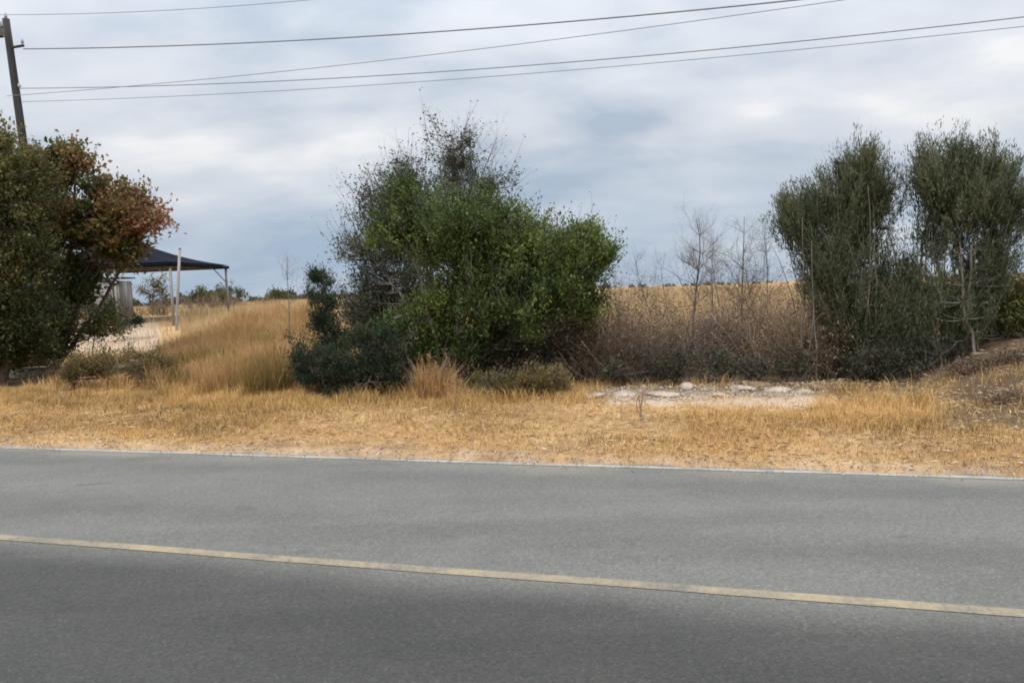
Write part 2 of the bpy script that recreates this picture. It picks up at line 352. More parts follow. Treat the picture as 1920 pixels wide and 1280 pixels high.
    gate = ramp_node(nt, [(0.60, grey(0)), (0.72, grey(0.35))], tex_noise(nt, 0.7, 3, 0.6))
    cm = MX(cr_, gate, None, 'MULTIPLY'); col = MX(col, (0.03, 0.029, 0.027), cm)
    col = MX(col, (0.235, 0.205, 0.160), attr('dust'))
    if paint is not None:
        w1 = tex_noise(nt, 30, 6, 0.75); w2 = tex_noise(nt, 1.6, 3, 0.6)
        ad = nt.nodes.new('ShaderNodeMath'); ad.operation = 'MULTIPLY_ADD'; ad.inputs[1].default_value = 0.5; L.new(w2, ad.inputs[0])
        h = nt.nodes.new('ShaderNodeMath'); h.operation = 'MULTIPLY'; h.inputs[1].default_value = 0.5; L.new(w1, h.inputs[0]); L.new(h.outputs[0], ad.inputs[2])
        mr = nt.nodes.new('ShaderNodeMapRange'); mr.inputs[1].default_value = wear[0]; mr.inputs[2].default_value = wear[1]; L.new(ad.outputs[0], mr.inputs[0])
        pm = nt.nodes.new('ShaderNodeMath'); pm.operation = 'MULTIPLY'; L.new(mr.outputs[0], pm.inputs[0])
        inv = nt.nodes.new('ShaderNodeMath'); inv.operation = 'SUBTRACT'; inv.inputs[0].default_value = 1.0; L.new(cm, inv.inputs[1]); L.new(inv.outputs[0], pm.inputs[1])
        col = MX(col, paint, pm.outputs[0])
    b = nt.nodes.new('ShaderNodeBsdfPrincipled'); b.inputs['Roughness'].default_value = 0.85; b.inputs['Specular IOR Level'].default_value = 0.2
    L.new(col, b.inputs['Base Color'])
    bn = nt.nodes.new('ShaderNodeBump'); bn.inputs['Strength'].default_value = 0.5; bn.inputs['Distance'].default_value = 0.006
    L.new(vo.outputs['Distance'], bn.inputs['Height']); L.new(bn.outputs[0], b.inputs['Normal'])
    L.new(b.outputs[0], out.inputs[0]); return m

# ------------------------------------------------------------------ the setting: ground, road, markings
def sheet(name, us, vs, zfun, mat, attrs, kind='structure', jitter=None):
    uu, vv = np.meshgrid(us, vs); 
    if jitter is not None: vv = jitter(uu, vv)
    x, y = xy(uu, vv); z = zfun(x, y, uu, vv)
    nu, nv = len(us), len(vs)
    i = np.arange(nv - 1)[:, None] * nu + np.arange(nu - 1)[None, :]
    q = np.stack([i, i + 1, i + nu + 1, i + nu], -1).reshape(-1, 4)
    g = Geo(); g.add(np.stack([x, y, z], -1).reshape(-1, 3), None, q); o = g.build(name, mat, smooth=True)
    for k, fn in attrs.items():
        a = o.data.attributes.new(k, 'FLOAT', 'POINT'); a.data.foreach_set('value', np.clip(fn(x, y, uu, vv), 0, 1).astype(np.float32).ravel())
    o['kind'] = kind; return o
def graded(a, b, d0, grow):
    out = [a]; d = d0
    while out[-1] < b: out.append(out[-1] + d); d *= grow
    return np.array(out)
_left = -graded(22, 900, 0.6, 1.12)[::-1]; _right = graded(22, 900, 0.6, 1.12)
us = np.concatenate([_left, np.arange(-21.9, 21.9, 0.13), _right])
vs = np.concatenate([-graded(1, 300, 1.0, 1.3)[::-1], np.array([V_EDGE - 0.6]), np.arange(V_EDGE - 0.4, 17, 0.12), graded(17.1, 1500, 0.2, 1.06)])
def pale_zone(x, y, u, v):
    # bare pale caliche: a strip in front of the thicket, a patch below the canopy, dust along the tarmac
    depth = y; px = 960 + F * x / np.maximum(y, 0.5)
    a = sstep(1080, 1160, px) * sstep(1600, 1500, px) * sstep(9.9, 10.5, v) * sstep(12.6, 11.7, v)
    b = sstep(60, 130, px) * sstep(330, 290, px) * sstep(16, 19, v) * sstep(30, 26, v)
    c = sstep(V_EDGE + 0.45, V_EDGE + 0.05, v) * (v > 0) * 0.8
    return np.maximum(np.maximum(a, b) * 0.78, c * 0.62)
def soil_zone(x, y, u, v):
    px = 960 + F * x / np.maximum(y, 0.5)
    n = fbm(u * 0.9, v * 0.9, 77)
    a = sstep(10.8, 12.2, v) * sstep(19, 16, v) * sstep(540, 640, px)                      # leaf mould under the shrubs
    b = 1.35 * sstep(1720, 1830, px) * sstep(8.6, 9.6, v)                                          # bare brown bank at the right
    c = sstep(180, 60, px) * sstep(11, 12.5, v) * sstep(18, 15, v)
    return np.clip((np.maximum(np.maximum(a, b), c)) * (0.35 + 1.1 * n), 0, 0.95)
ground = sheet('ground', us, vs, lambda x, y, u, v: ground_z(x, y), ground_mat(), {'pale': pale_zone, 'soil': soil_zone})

NEAR_DARK = lambda x, y, u, v: sstep(V_MID + 0.10, V_MID - 0.45, v + (fbm(u * 0.8, v * 0.5, 5) - 0.5) * 0.25)  # blends to the darker grey from the centre line toward the near side
def TRACK(x, y, u, v):
    t = 0
    for c in (V_EDGE - 0.85, V_EDGE - 2.35, V_MID - 0.85, V_MID - 2.35): t = t + np.exp(-((v - c + (fbm(u * 0.15, u * 0, 13) - .5) * 0.3) / 0.26) ** 2)
    return t * (0.55 + 0.6 * fbm(u * 0.4, v * 2, 19))
def DUST(x, y, u, v):
    n = fbm(u * 1.6, v * 3.0, 63, 4); return sstep(V_EDGE - 0.55, V_EDGE + 0.02, v + (n - 0.5) * 0.8) * 0.75
ROAD_ATTR = {'near_dark': NEAR_DARK, 'track': TRACK, 'dust': DUST}
road_us = np.concatenate([-graded(20, 900, 0.8, 1.15)[::-1], np.arange(-19.9, 20, 0.1), graded(20, 900, 0.8, 1.15)])
road_vs = np.concatenate([[V_NEAR - 1.0], np.arange(V_NEAR - 0.9, V_EDGE - 0.05, 0.1), [V_EDGE - 0.02, V_EDGE, V_EDGE + 0.012]])
def road_jit(u, v):
    w = sstep(V_EDGE - 0.5, V_EDGE, v)
    return v + w * ((fbm(u * 1.3, u * 0 + 3, 41) - 0.5) * 0.26 + (fbm(u * 6, u * 0 + 8, 43) - 0.5) * 0.12)
def road_z(x, y, u, v):
    crown = 0.05 * (1 - ((v - V_MID) / 3.6) ** 2)
    z = np.maximum(crown - 0.05, -0.05) + 0.012 + (fbm(u * 0.7, v * 0.7, 21) - 0.5) * 0.008
    z[-1, :] -= 0.06; z[0, :] -= 0.06
    return z
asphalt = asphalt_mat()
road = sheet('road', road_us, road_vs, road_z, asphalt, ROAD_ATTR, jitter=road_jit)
def line(name, v0, width, mat, label_kind='structure', wob=0.02):
    mvs = np.linspace(v0 - width / 2, v0 + width / 2, 5)
    def jit(u, v): return v + (fbm(u * 0.4, u * 0 + 1.5, 51) - 0.5) * wob
    def z(x, y, u, v):
        crown = 0.05 * (1 - ((v - V_MID) / 3.6) ** 2)
        return np.maximum(crown - 0.05, -0.05) + 0.012 + (fbm(u * 0.7, v * 0.7, 21) - 0.5) * 0.008 + 0.004
    return sheet(name, road_us, mvs, z, mat, ROAD_ATTR, jitter=jit)
center_line = line('road_center_marking', V_MID, 0.10, asphalt_mat((0.33, 0.265, 0.17), (0.36, 0.60)))
edge_line = line('road_edge_marking', V_EDGE - 0.17, 0.10, asphalt_mat((0.37, 0.36, 0.335), (0.36, 0.58)), wob=0.06)

# ------------------------------------------------------------------ vegetation builders
def bez(a, b, c, n):
    t = np.linspace(0, 1, n)[:, None]; return (1 - t) ** 2 * a + 2 * t * (1 - t) * b + t ** 2 * c
def px_blob(px, py, rx, ry, Y, rz=None):
    """an ellipsoid of foliage from its place and size in the view at depth Y, with real depth"""
    c = W(px, py, Y); s = Y / F
    return c, np.array([rx * s, (rz if rz is not None else 0.5 * (rx + ry)) * s, ry * s])
def tree(name, px, Y, blobs, label, cat, seed, leafmat, barkmat, stems=1, stem_r=0.05, leaf=(0.05, 0.026), per=26, spread=0.13,
         up=0.35, spread_base=0.15, tint_var=0.22, group=None, twig_r=0.006, shoots=0, shoot_len=0.7, needle=False, dens=1.0, canes=0, plume=0.0):
    """blobs: (px, py, rx, ry, n_sprigs, tint, [Y offset])"""
    rng = np.random.default_rng(seed)
    b0 = base(px, Y); root = thing(name, b0, label, cat, group); print('%-60s base py %.0f' % (label[:60], 640 - F * np.dot(b0 - EYE, _u) / np.dot(b0 - EYE, _f)))
    gw, gl = Geo(), Geo()
    limbs = []
    B = []
    for q in blobs:
        Yb = Y + (q[6] if len(q) > 6 else 0.0); c, r = px_blob(q[0], q[1], q[2], q[3], Yb); B.append((c, r, q[4], q[5]))
    top = max(c[2] for c, *_ in B)
    # stems: each leads from the foot to a blob
    order = sorted(range(len(B)), key=lambda i: -B[i][2])
    feet = [b0 + np.array([rng.normal(0, spread_base), rng.normal(0, spread_base), -0.06]) for _ in range(stems)]
    for i, (c, r, n, t) in enumerate(B):
        foot = feet[i % stems].copy()
        end = c + np.array([0, 0, r[2] * 0.35])
        ctrl = foot * 0.5 + c * 0.5 + rng.normal(0, 0.12, 3) * np.linalg.norm(end - foot) * 0.6; ctrl[2] = foot[2] + (end[2] - foot[2]) * rng.uniform(0.45, 0.7)
        pts = bez(foot, ctrl, end, 12) + np.concatenate([np.zeros((1, 3)), rng.normal(0, 0.018, (11, 3))])
        pts[0] = foot
        sr = stem_r * rng.uniform(0.7, 1.05)
        rad = sr * (1 - 0.8 * np.linspace(0, 1, 12)) ** 1.0; rad[0] *= 1.3
        tube(gw, pts, rad, 6); limbs.append(pts)
    for _ in range(canes):                          # upright stems that show between the foliage
        c, r, n, t = B[rng.integers(len(B))]; foot = b0 + np.array([(c[0] - b0[0]) * rng.uniform(0.4, 1.0) + rng.normal(0, 0.2), rng.normal(0.25, 0.3), -0.05])
        end = c + r * rng.normal(0, 0.45, 3); end[1] = foot[1] + rng.normal(0, 0.2); end[2] = max(end[2], foot[2] + 0.9)
        ctrl = (foot + end) / 2 + rng.normal(0, 0.10, 3); tube(gw, bez(foot, ctrl, end, 8) + np.concatenate([np.zeros((1, 3)), rng.normal(0, 0.012, (7, 3))]), np.linspace(rng.uniform(0.008, 0.017), 0.004, 8), 5)
    allp = np.concatenate(limbs)
    for (c, r, n, t) in B:
        n = int(n * dens)
        nc = max(3, n // 11)                      # boughs: sprigs gather round them, so the outline is uneven and gaps stay
        d = unit(rng.normal(size=(nc, 3))); rr = rng.uniform(0.1, 1.0, nc) ** 0.45 * rng.uniform(0.62, 1.02, nc)
        cc = c + d * r * rr[:, None]; own = rng.integers(0, nc, n); bt = rng.normal(0, tint_var * 0.8, nc)
        csz = rng.uniform(0.10, 0.27, nc) * r.mean()
        C = cc[own] + rng.normal(0, 1, (n, 3)) * csz[own][:, None] * np.array([1.15, 1.15, 0.8 if not needle else 1.1]) * np.array([1, 1, 1 + 0.6 * plume])
        ok = C[:, 2] > ground_z(C[:, 0], C[:, 1]) + 0.05
        C = C[ok]; own = own[ok]
        for p, ow in zip(C, own):
            dist = np.linalg.norm(allp - p, axis=1) + np.where(allp[:, 2] > p[2] + 0.05, 0.6, 0)
            s0 = allp[np.argmin(dist)]; L = np.linalg.norm(p - s0)
            ctrl = s0 * 0.45 + p * 0.55 + np.array([0, 0, -0.10 * L]) + rng.normal(0, 0.06, 3) * L
            bp = bez(s0, ctrl, p, 5); tube(gw, bp, np.linspace(min(0.5 * stem_r, twig_r * (1.2 + 1.2 * L)), twig_r * 0.5, 5), 4)
            k = max(4, int(per * rng.uniform(0.55, 1.4)))
            out = unit(unit(p - c) * (0.7 - 0.3 * plume) + np.array([(p[0] - b0[0]) * 0.25 * plume, 0, up]) + rng.normal(0, 0.35 - 0.13 * plume, 3))
            along = rng.uniform(-0.35, 1.0, k)[:, None]
            sl = spread * rng.uniform(0.8, 1.9); sp_ = sl * (0.28 if needle else 0.33) * (1 - 0.45 * plume); sl = sl * (1 + 0.7 * plume)
            pos = p + out * along * sl + rng.normal(0, 1, (k, 3)) * sp_
            ld = out * 0.8 + rng.normal(0, 0.55 if needle else 0.8, (k, 3)) + np.array([0, 0, up * 0.6])
            tw = rng.normal(0, tint_var * 0.35) + bt[ow]; ln = leaf[0] * rng.uniform(0.45, 1.35, k)
            leaves(gl, pos, ld, ln, ln * leaf[1] / leaf[0], t + tw + rng.normal(0, tint_var * 0.7, k), rng)
            if rng.random() < 0.8: tube(gw, np.array([p, p + out * sl * 0.6, p + out * sl * 1.3 + rng.normal(0, 0.02, 3)]), [twig_r * 0.5, twig_r * 0.4, twig_r * 0.25], 3)
        # thin shoots that poke out of the outline
        for _ in range(int(shoots * len(C))):
            p = C[rng.integers(len(C))]; o = unit(unit(p - c) * 0.5 + np.array([0, 0, 0.9]) + rng.normal(0, 0.25, 3)); L = shoot_len * rng.uniform(0.35, 1)
            sp = np.array([p + o * L * q + rng.normal(0, 0.015, 3) for q in (0, 0.35, 0.7, 1.0)]); tube(gw, sp, [twig_r * 0.8, twig_r * 0.6, twig_r * 0.45, twig_r * 0.25], 3)
            k = rng.integers(3, 9); q = rng.integers(0, 4, k)
            leaves(gl, sp[q] + rng.normal(0, 0.02, (k, 3)), o + rng.normal(0, 0.7, (k, 3)), leaf[0] * 0.8, leaf[1] * 0.8, t + rng.normal(0, 0.15, k), rng)
    if not gl.v: print('NO LEAVES', label); gl.add(np.zeros((3,3)),[[0,1,2]])
    gw.build('trunk' if cat == 'tree' else 'stem', barkmat, root, smooth=True)
    gl.build('crown' if cat == 'tree' else 'foliage', leafmat, root)
    return root
def twigs(g, p, d, L, r, level, rng, spread=0.6, n=4, wander=0.12, up=0.15, tips=None, k=4):
    m = 6; pts = [np.array(p, float)]; dd = unit(np.array(d, float))
    for i in range(m):
        dd = unit(dd + rng.normal(0, wander, 3) + np.array([0, 0, up * 0.3])); pts.append(pts[-1] + dd * L / m)
    pts = np.array(pts); tube(g, pts, np.linspace(r, r * 0.35, m + 1), k if level > 1 else 3)
    if tips is not None: tips.append((pts[-1], dd)); tips.append((pts[-3], dd))
    if level > 0:
        for j in range(n):
            t = rng.uniform(0.25, 0.98); q = pts[min(m, int(t * m))]
            nd = unit(dd + rng.normal(0, spread, 3) + np.array([0, 0, up]))
            twigs(g, q, nd, L * rng.uniform(0.4, 0.65), r * (1 - 0.65 * t) * 0.7, level - 1, rng, spread, n, wander, up, tips, k)
def sapling(px, Y, top_py, label, seed, n=5, level=3, r=0.025, lean=0.0, mat='twig', spread=0.55, name='bare_sapling', trunk_frac=0.6):
    rng = np.random.default_rng(seed); b0 = base(px, Y); root = thing(name, b0, label, 'sapling', 'bare saplings above the thicket')
    H = W(px, top_py, Y)[2] - b0[2]; g = Geo()
    m = 9; pts = [b0 - np.array([0, 0, 0.05])]; dd = unit(np.array([lean, rng.normal(0, 0.05), 1.0]))
    for i in range(m): dd = unit(dd + rng.normal(0, 0.06, 3) + np.array([0, 0, 0.06])); pts.append(pts[-1] + dd * H * 0.92 / m)
    pts = np.array(pts); g2 = Geo(); tube(g2, pts, np.linspace(r, r * 0.22, m + 1), 6)
    for j in range(n * 3):
        t = rng.uniform(1 - trunk_frac, 1.0); i = min(m, int(t * m)); 
        nd = unit(np.array([rng.normal(0, 1), rng.normal(0, 1), rng.uniform(0.5, 1.7)]))
        twigs(g, pts[i], nd, H * rng.uniform(0.16, 0.34) * (1.25 - 0.6 * t), min(0.008, r * 0.32 * (1.1 - 0.7 * t)), level - 1, rng, spread, 5, 0.24, 0.25)
    g2.build('trunk', MAT[mat], root, smooth=True); g.build('branches', MAT[mat], root, smooth=True)
    return root
def brush(px, Y, wpx, top_py, label, seed, mat, stems=60, leafmat=None, leafn=0, tint=0.5, name='bare_brush', group='bare brown brush in the thicket', r=0.007, tilt=0.35, lv=2):
    """a thicket shrub: many thin stems from one foot, arching outward"""
    rng = np.random.default_rng(seed); b0 = base(px, Y); root = thing(name, b0, label, 'shrub', group)
    H = W(px, top_py, Y)[2] - b0[2]; R = wpx * Y / F; g = Geo(); tips = []
    for i in range(stems):
        f = b0 + np.array([rng.normal(0, R * 0.35), rng.normal(0, R * 0.35), -0.04])
        d = unit(np.array([(f[0] - b0[0]) / max(R, .1) * 0.9 + rng.normal(0, tilt), rng.normal(0, tilt), 1.0]))
        twigs(g, f, d, H * rng.uniform(0.5, 0.95), r * (rng.uniform(0.5, 1.0) if rng.random() < 0.88 else rng.uniform(1.6, 2.6)), lv, rng, 0.5, 3, 0.13, 0.05, tips, 3)
    g.build('stem', mat, root)
    if leafn:
        gl = Geo(); T = np.array([t[0] for t in tips]); D = np.array([t[1] for t in tips])
        idx = rng.integers(0, len(T), leafn)
        leaves(gl, T[idx] + rng.normal(0, 0.05, (leafn, 3)), D[idx] + rng.normal(0, 0.8, (leafn, 3)), 0.045 * rng.uniform(0.6, 1.3, leafn), 0.022, tint + rng.normal(0, 0.22, leafn), rng)
        gl.build('foliage', leafmat, root)
    return root
def grass_clump(px, Y, wpx, top_py, label, seed, mat, n=900, tint=0.5, name='grass_clump', group='tall dry grass clumps', lean=0.45, width=0.008):
    rng = np.random.default_rng(seed); b0 = base(px, Y); H = W(px, top_py, Y)[2] - b0[2]; R = wpx * Y / F
    nt = 16; a = rng.uniform(0, 6.28, nt); rr = np.sqrt(rng.random(nt)) * R; tc = np.stack([np.cos(a) * rr * 1.1, np.sin(a) * rr], -1); th = rng.uniform(0.55, 1.0, nt); tl = rng.uniform(0, 6.28, nt); tt = rng.normal(0, 0.16, nt)
    own = rng.integers(0, nt, n)                                    # a clump is many tufts, each with its own height, lean and bleaching
    p = np.stack([b0[0] + tc[own, 0] + rng.normal(0, 0.055, n), b0[1] + tc[own, 1] + rng.normal(0, 0.055, n), np.zeros(n)], -1); p[:, 2] = ground_z(p[:, 0], p[:, 1]) - 0.01
    h = H * th[own] * np.where(rng.random(n) < 0.3, rng.uniform(0.15, 0.5, n), rng.uniform(0.5, 1.05, n)); az = tl[own] + rng.normal(0, 1.3, n)
    ln = np.where(rng.random(n) < 0.2, rng.uniform(0.5, 1.0, n), rng.uniform(0.02, lean, n))
    t = tint + tt[own] + rng.normal(0, 0.17, n); g = Geo(); blades(g, p, h, np.full(n, width) * rng.uniform(0.6, 1.5, n), ln, az, t, rng)
    hs = np.where(rng.random(n) < 0.10)[0]                          # seed heads
    for i in hs:
        tip = p[i] + np.array([math.cos(az[i]) * h[i] * ln[i], math.sin(az[i]) * h[i] * ln[i], h[i] * math.sqrt(max(0.1, 1 - (ln[i] * .8) ** 2))]); k = 9
        leaves(g, tip - np.array([0, 0, 1]) * rng.uniform(0, 0.14, k)[:, None], np.array([0, 0, 0.7]) + rng.normal(0, 0.5, (k, 3)), 0.03, 0.008, t[i] + 0.12, rng)
    o = g.build(name, mat, None, b0); return tag(o, label, 'grass clump', group)
def rock(px, Y, s, label, seed, mat='stone', name='limestone_rock', group='pale limestone rocks', boxy=1.0, yaw=None, dz=0.0):
    import bmesh
    rng = np.random.default_rng(seed); bm = bmesh.new(); bmesh.ops.create_icosphere(bm, subdivisions=4, radius=1.0)
    v = np.array([x.co[:] for x in bm.verts]); f = np.array([[x.index for x in fc.verts] for fc in bm.faces]); bm.free()
    # planes chop the ball into an angular block, then fine roughness
    for _ in range(11):
        nrm = unit(rng.normal(size=3)); dcut = rng.uniform(0.5, 0.85); over = np.maximum(v @ nrm - dcut, 0); v = v - over[:, None] * nrm * 0.92
    nz = fbm(v[:, 0] * 3 + v[:, 2] * 2 + seed, v[:, 1] * 3 - v[:, 2], seed, 3) - 0.5; v = v * (1 + 0.16 * nz)[:, None]
    if boxy != 1.0: v = np.sign(v) * np.abs(v) ** boxy
    v = v * np.array(s); a = rng.uniform(0, 6.28) if yaw is None else yaw
    v = v @ np.array([[math.cos(a), math.sin(a), 0], [-math.sin(a), math.cos(a), 0], [0, 0, 1]])
    b0 = base(px, Y); b0[2] += dz
    v[:, 2] += s[2] * 0.12; g = Geo(); g.add(v + b0, f); o = g.build(name, MAT[mat], None, b0)
    return tag(o, label, 'rock', group)

# ------------------------------------------------------------------ utility pole and its wires
PY = 27.0
foot = base(94, PY); topp = W(11, 36, PY)
pole = thing('utility_pole', foot, 'dark wooden utility pole leaning left above the autumn tree', 'utility pole')
def build_pole():
    g = Geo(); n = 14; t = np.linspace(0, 1, n)[:, None]; pts = foot + (topp - foot) * t; pts[0, 2] -= 0.3
    tube(g, pts, np.linspace(0.165, 0.115, n), 14); g.build('shaft', MAT['polewood'], pole, smooth=True)
    ax = unit(topp - foot); ud = np.array([U[0], U[1], 0]); nd = np.array([NV[0], NV[1], 0])
    c = topp - ax * 1.0
    g = Geo(); box(g, c + ud * 0.36, (0.55, 0.06, 0.07), math.atan2(ud[1], ud[0])); g.build('bracket', MAT['polewood'], pole)
    for b in (c + ud * 0.58 + np.array([0, 0, 0.035]), topp.copy(), topp - ax * 2.45 + ud * 0.17):
        g = Geo(); zz = np.array([0, 0.05, 0.06, 0.10, 0.11, 0.15, 0.16, 0.2]); rr = np.array([0.02, 0.02, 0.055, 0.05, 0.045, 0.05, 0.03, 0.025])
        tube(g, b + np.stack([zz * 0, zz * 0, zz], -1), rr, 10); g.build('insulator', MAT['insulator'], pole, smooth=True)
    # a transformer can hangs on the left side of the pole head
    g = Geo(); cc = topp - ax * 0.25 - ud * 0.42; zz = np.array([-0.30, -0.29, 0.0, 0.2, 0.23, 0.25]); rr = np.array([0.16, 0.18, 0.185, 0.18, 0.12, 0.02])
    tube(g, cc + np.stack([zz * 0, zz * 0, zz], -1), rr, 16); t = g.build('transformer', MAT['insulator'], pole, smooth=True)
    g = Geo(); tube(g, np.array([cc + ud * 0.15, topp - ax * 0.28]), 0.03, 6); g.build('hanger', MAT['polewood'], t.parent)
build_pole()
def wire(pts, side, r, label):
    """a sagging conductor in the vertical plane that runs along the road past the pole; a parabola through what the view shows"""
    ax8 = foot + (topp - foot) * 0.82; P0 = ax8[:2] + NV * side; uu, zz = [], []
    for (px, py) in pts:
        d = ray(px, py); t = (np.dot(P0, NV) - np.dot(EYE[:2], NV)) / np.dot(d[:2], NV); q = EYE + d * t
        uu.append(uv(q[0], q[1])[0]); zz.append(q[2])
    co = np.polyfit(uu, zz, 2 if len(pts) > 3 else 1)
    u0 = uv(ax8[0], ax8[1])[0]; ue = u0 + 62
    if len(co) == 3 and co[0] < 0.0012: 
        A = np.stack([uu, np.ones(len(uu))], 1); co1, *_ = np.linalg.lstsq(A, np.array(zz) - 0.0012 * np.array(uu) ** 2, rcond=None); co = np.array([0.0012, *co1])
    zt = np.polyval(co, u0); axz = foot + (topp - foot) * min(1.0, (zt - foot[2]) / (topp[2] - foot[2])); u0 = float(uv(axz[0], axz[1])[0]) + (0.58 if r > 0.018 else -0.04)
    us_ = np.linspace(u0, ue, 70); z = np.polyval(co, us_)
    x, y = xy(us_, np.full(70, np.dot(P0, NV))); g = Geo(); tube(g, np.stack([x, y, z], -1), r, 5)
    print('wire', label[:30], co, z[0], z[-1])
    o = g.build('overhead_wire', MAT['wire'], smooth=True); return tag(o, label, 'overhead wire', 'overhead wires along the road')
wire([(90, 27), (250, 24), (380, 15), (530, 4), (620, -3)], -0.9, 0.009, 'faint thin wire highest in the sky, leaving through the top left')
wire([(40, 92), (240, 90), (420, 80), (590, 75), (860, 60), (960, 48), (1100, 37), (1240, 26), (1370, 13)], 0.0, 0.021, 'thickest dark wire meeting the utility pole above the others')
wire([(555, 133), (620, 123), (985, 82), (1090, 69), (1160, 58), (1240, 47), (1340, 36)], -0.35, 0.010, 'thin wire sagging just below the thickest dark wire')
wire([(130, 166), (240, 164), (320, 160), (400, 155), (620, 145), (985, 126), (1140, 113), (1490, 79), (1580, 69), (1665, 60), (1880, 36)], 0.1, 0.014, 'medium wire running across the whole sky under the upper two')
wire([(1100, 131), (1500, 90), (1660, 76), (1870, 58)], 0.25, 0.009, 'faint lowest wire of the sky, close under the medium wire')

# ------------------------------------------------------------------ canopy, shed wall, pole, stones at the left
def build_canopy():
    Yc = 30.0; c = base(243, Yc); root = thing('canopy', c, 'black peaked shade canopy on pale posts behind the autumn tree', 'canopy')
    yaw = ROAD_ANG * 0.4; cr, sr = math.cos(yaw), math.sin(yaw)
    def L(x, y, z): return np.array([c[0] + x * cr - y * sr, c[1] + x * sr + y * cr, z])
    ze = W(410, 494, Yc)[2]; za = W(255, 453, Yc)[2]; hx, hy = 3.25, 2.2
    g = Geo(); th = 0.05
    cs = [L(-hx, -hy, ze), L(hx, -hy, ze), L(hx, hy, ze), L(-hx, hy, ze)]; r1, r2 = L(-0.5, 0, za), L(0.5, 0, za)
    n = 8
    def face(a, b, t0, t1):
        vs_ = []; 
        for i in range(n + 1):
            f = i / n; l = a * (1 - f) + t0 * f; rr_ = b * (1 - f) + t1 * f
            for j in range(n + 1):
                w = j / n; p = l * (1 - w) + rr_ * w; p = p - np.array([0, 0, 0.16 * math.sin(math.pi * f) * 0.9]); vs_.append(p)
        q = [[i * (n + 1) + j, i * (n + 1) + j + 1, (i + 1) * (n + 1) + j + 1, (i + 1) * (n + 1) + j] for i in range(n) for j in range(n)]
        g.add(np.array(vs_), None, q); g.add(np.array(vs_) - np.array([0, 0, th]), None, [x[::-1] for x in q])
    face(cs[0], cs[1], r1, r2); face(cs[1], cs[2], r2, r2 + 1e-4); face(cs[2], cs[3], r2, r1); face(cs[3], cs[0], r1, r1 + 1e-4)
    g.build('roof', MAT['roofblack'], root, smooth=True)
    g = Geo()
    for i in range(4):
        a, b = cs[i], cs[(i + 1) % 4]; m = (a + b) / 2; d = b - a; box(g, m - np.array([0, 0, 0.09]), (np.linalg.norm(d) - 0.05, 0.04, 0.11), math.atan2(d[1], d[0]))
    g.build('valance', MAT['roofblack'], root)
    for (x, y) in ((-hx + .1, -hy + .1), (0.95, -hy + .1), (hx - .1, -hy + .1), (hx - .1, hy - .1), (-hx + .1, hy - .1)):
        p = L(x, y, 0); z0 = gz(p[0], p[1]) - 0.1; g = Geo(); box(g, (p[0], p[1], (z0 + ze - 0.1) / 2), (0.075, 0.075, ze - 0.1 - z0), yaw); g.build('post', MAT['palemetal'], root)
        for sx in (-1, 1):                                  # knee braces under the eave
            q = L(x + sx * 0.55, y, ze - 0.14)
            if abs(x + sx * 0.55) < hx: gb = Geo(); tube(gb, np.array([[p[0], p[1], ze - 0.75], q]), 0.022, 5); gb.build('brace', MAT['greystone'], root)
    g = Geo()
    for y in (-hy * 0.5, 0.0, hy * 0.5): tube(g, np.array([L(-hx + .1, y, ze - 0.12), L(hx - .1, y, ze - 0.12)]), 0.03, 6)
    for x in (-2, 0, 2): tube(g, np.array([L(x, 0, ze - 0.12), L(x * 0.2, 0, za - 0.08)]), 0.025, 6)
    g.build('truss', MAT['greystone'], root)
    return root
build_canopy()
def build_shed():
    Y = 33.5; a, b = base(135, Y), base(228, Y); c = (a + b) / 2; root = thing('board_shed', c, 'weathered grey board shed under the black canopy', 'shed')
    yaw = math.atan2(b[1] - a[1], b[0] - a[0]); Wd = np.linalg.norm((b - a)[:2]); H = W(180, 522, Y)[2] - c[2]
    def L(x, y, z): return np.array([c[0] + x * math.cos(yaw) - y * math.sin(yaw), c[1] + x * math.sin(yaw) + y * math.cos(yaw), c[2] + z])
    rng = np.random.default_rng(4); g = Geo(); n = 17
    for i in range(n):
        x = -Wd / 2 + (i + 0.5) * Wd / n; h = H * rng.uniform(0.94, 1.0); box(g, L(x, rng.uniform(-.012, .012), h / 2 - 0.1), (Wd / n * 0.93, 0.03, h), yaw)
    for s in (-1, 1): box(g, L(s * (Wd / 2 - 0.02), 0.55, H / 2 - 0.1), (0.04, 1.05, H * 0.95), yaw)
    box(g, L(0, 1.1, H / 2 - 0.1), (Wd, 0.04, H * 0.9), yaw)
    g.build('wall', MAT['greyboard'], root)
    g = Geo(); box(g, L(0, 0.55, H + 0.0), (Wd + 0.2, 1.5, 0.06), yaw); g.build('roof', MAT['polewood'], root)
    g = Geo(); box(g, L(0.35, -0.045, 0.85), (0.75, 0.045, 1.75), yaw); d = g.build('door', MAT['palemetal'], root)
build_shed()
b_ = base(330, 26.0); h_ = W(337, 466, 26.0)
g = Geo(); tube(g, np.array([b_ - [0, 0, .2], (b_ + h_) / 2, h_]), [0.05, 0.048, 0.045], 10); tube(g, np.array([h_, h_ + [0, 0, .02], h_ + [0, 0, .05]]), [0.06, 0.06, 0.02], 10)
tag(g.build('metal_pole', MAT['palemetal'], None, b_, smooth=True), 'thin pale metal pole standing in front of the black canopy', 'pole')

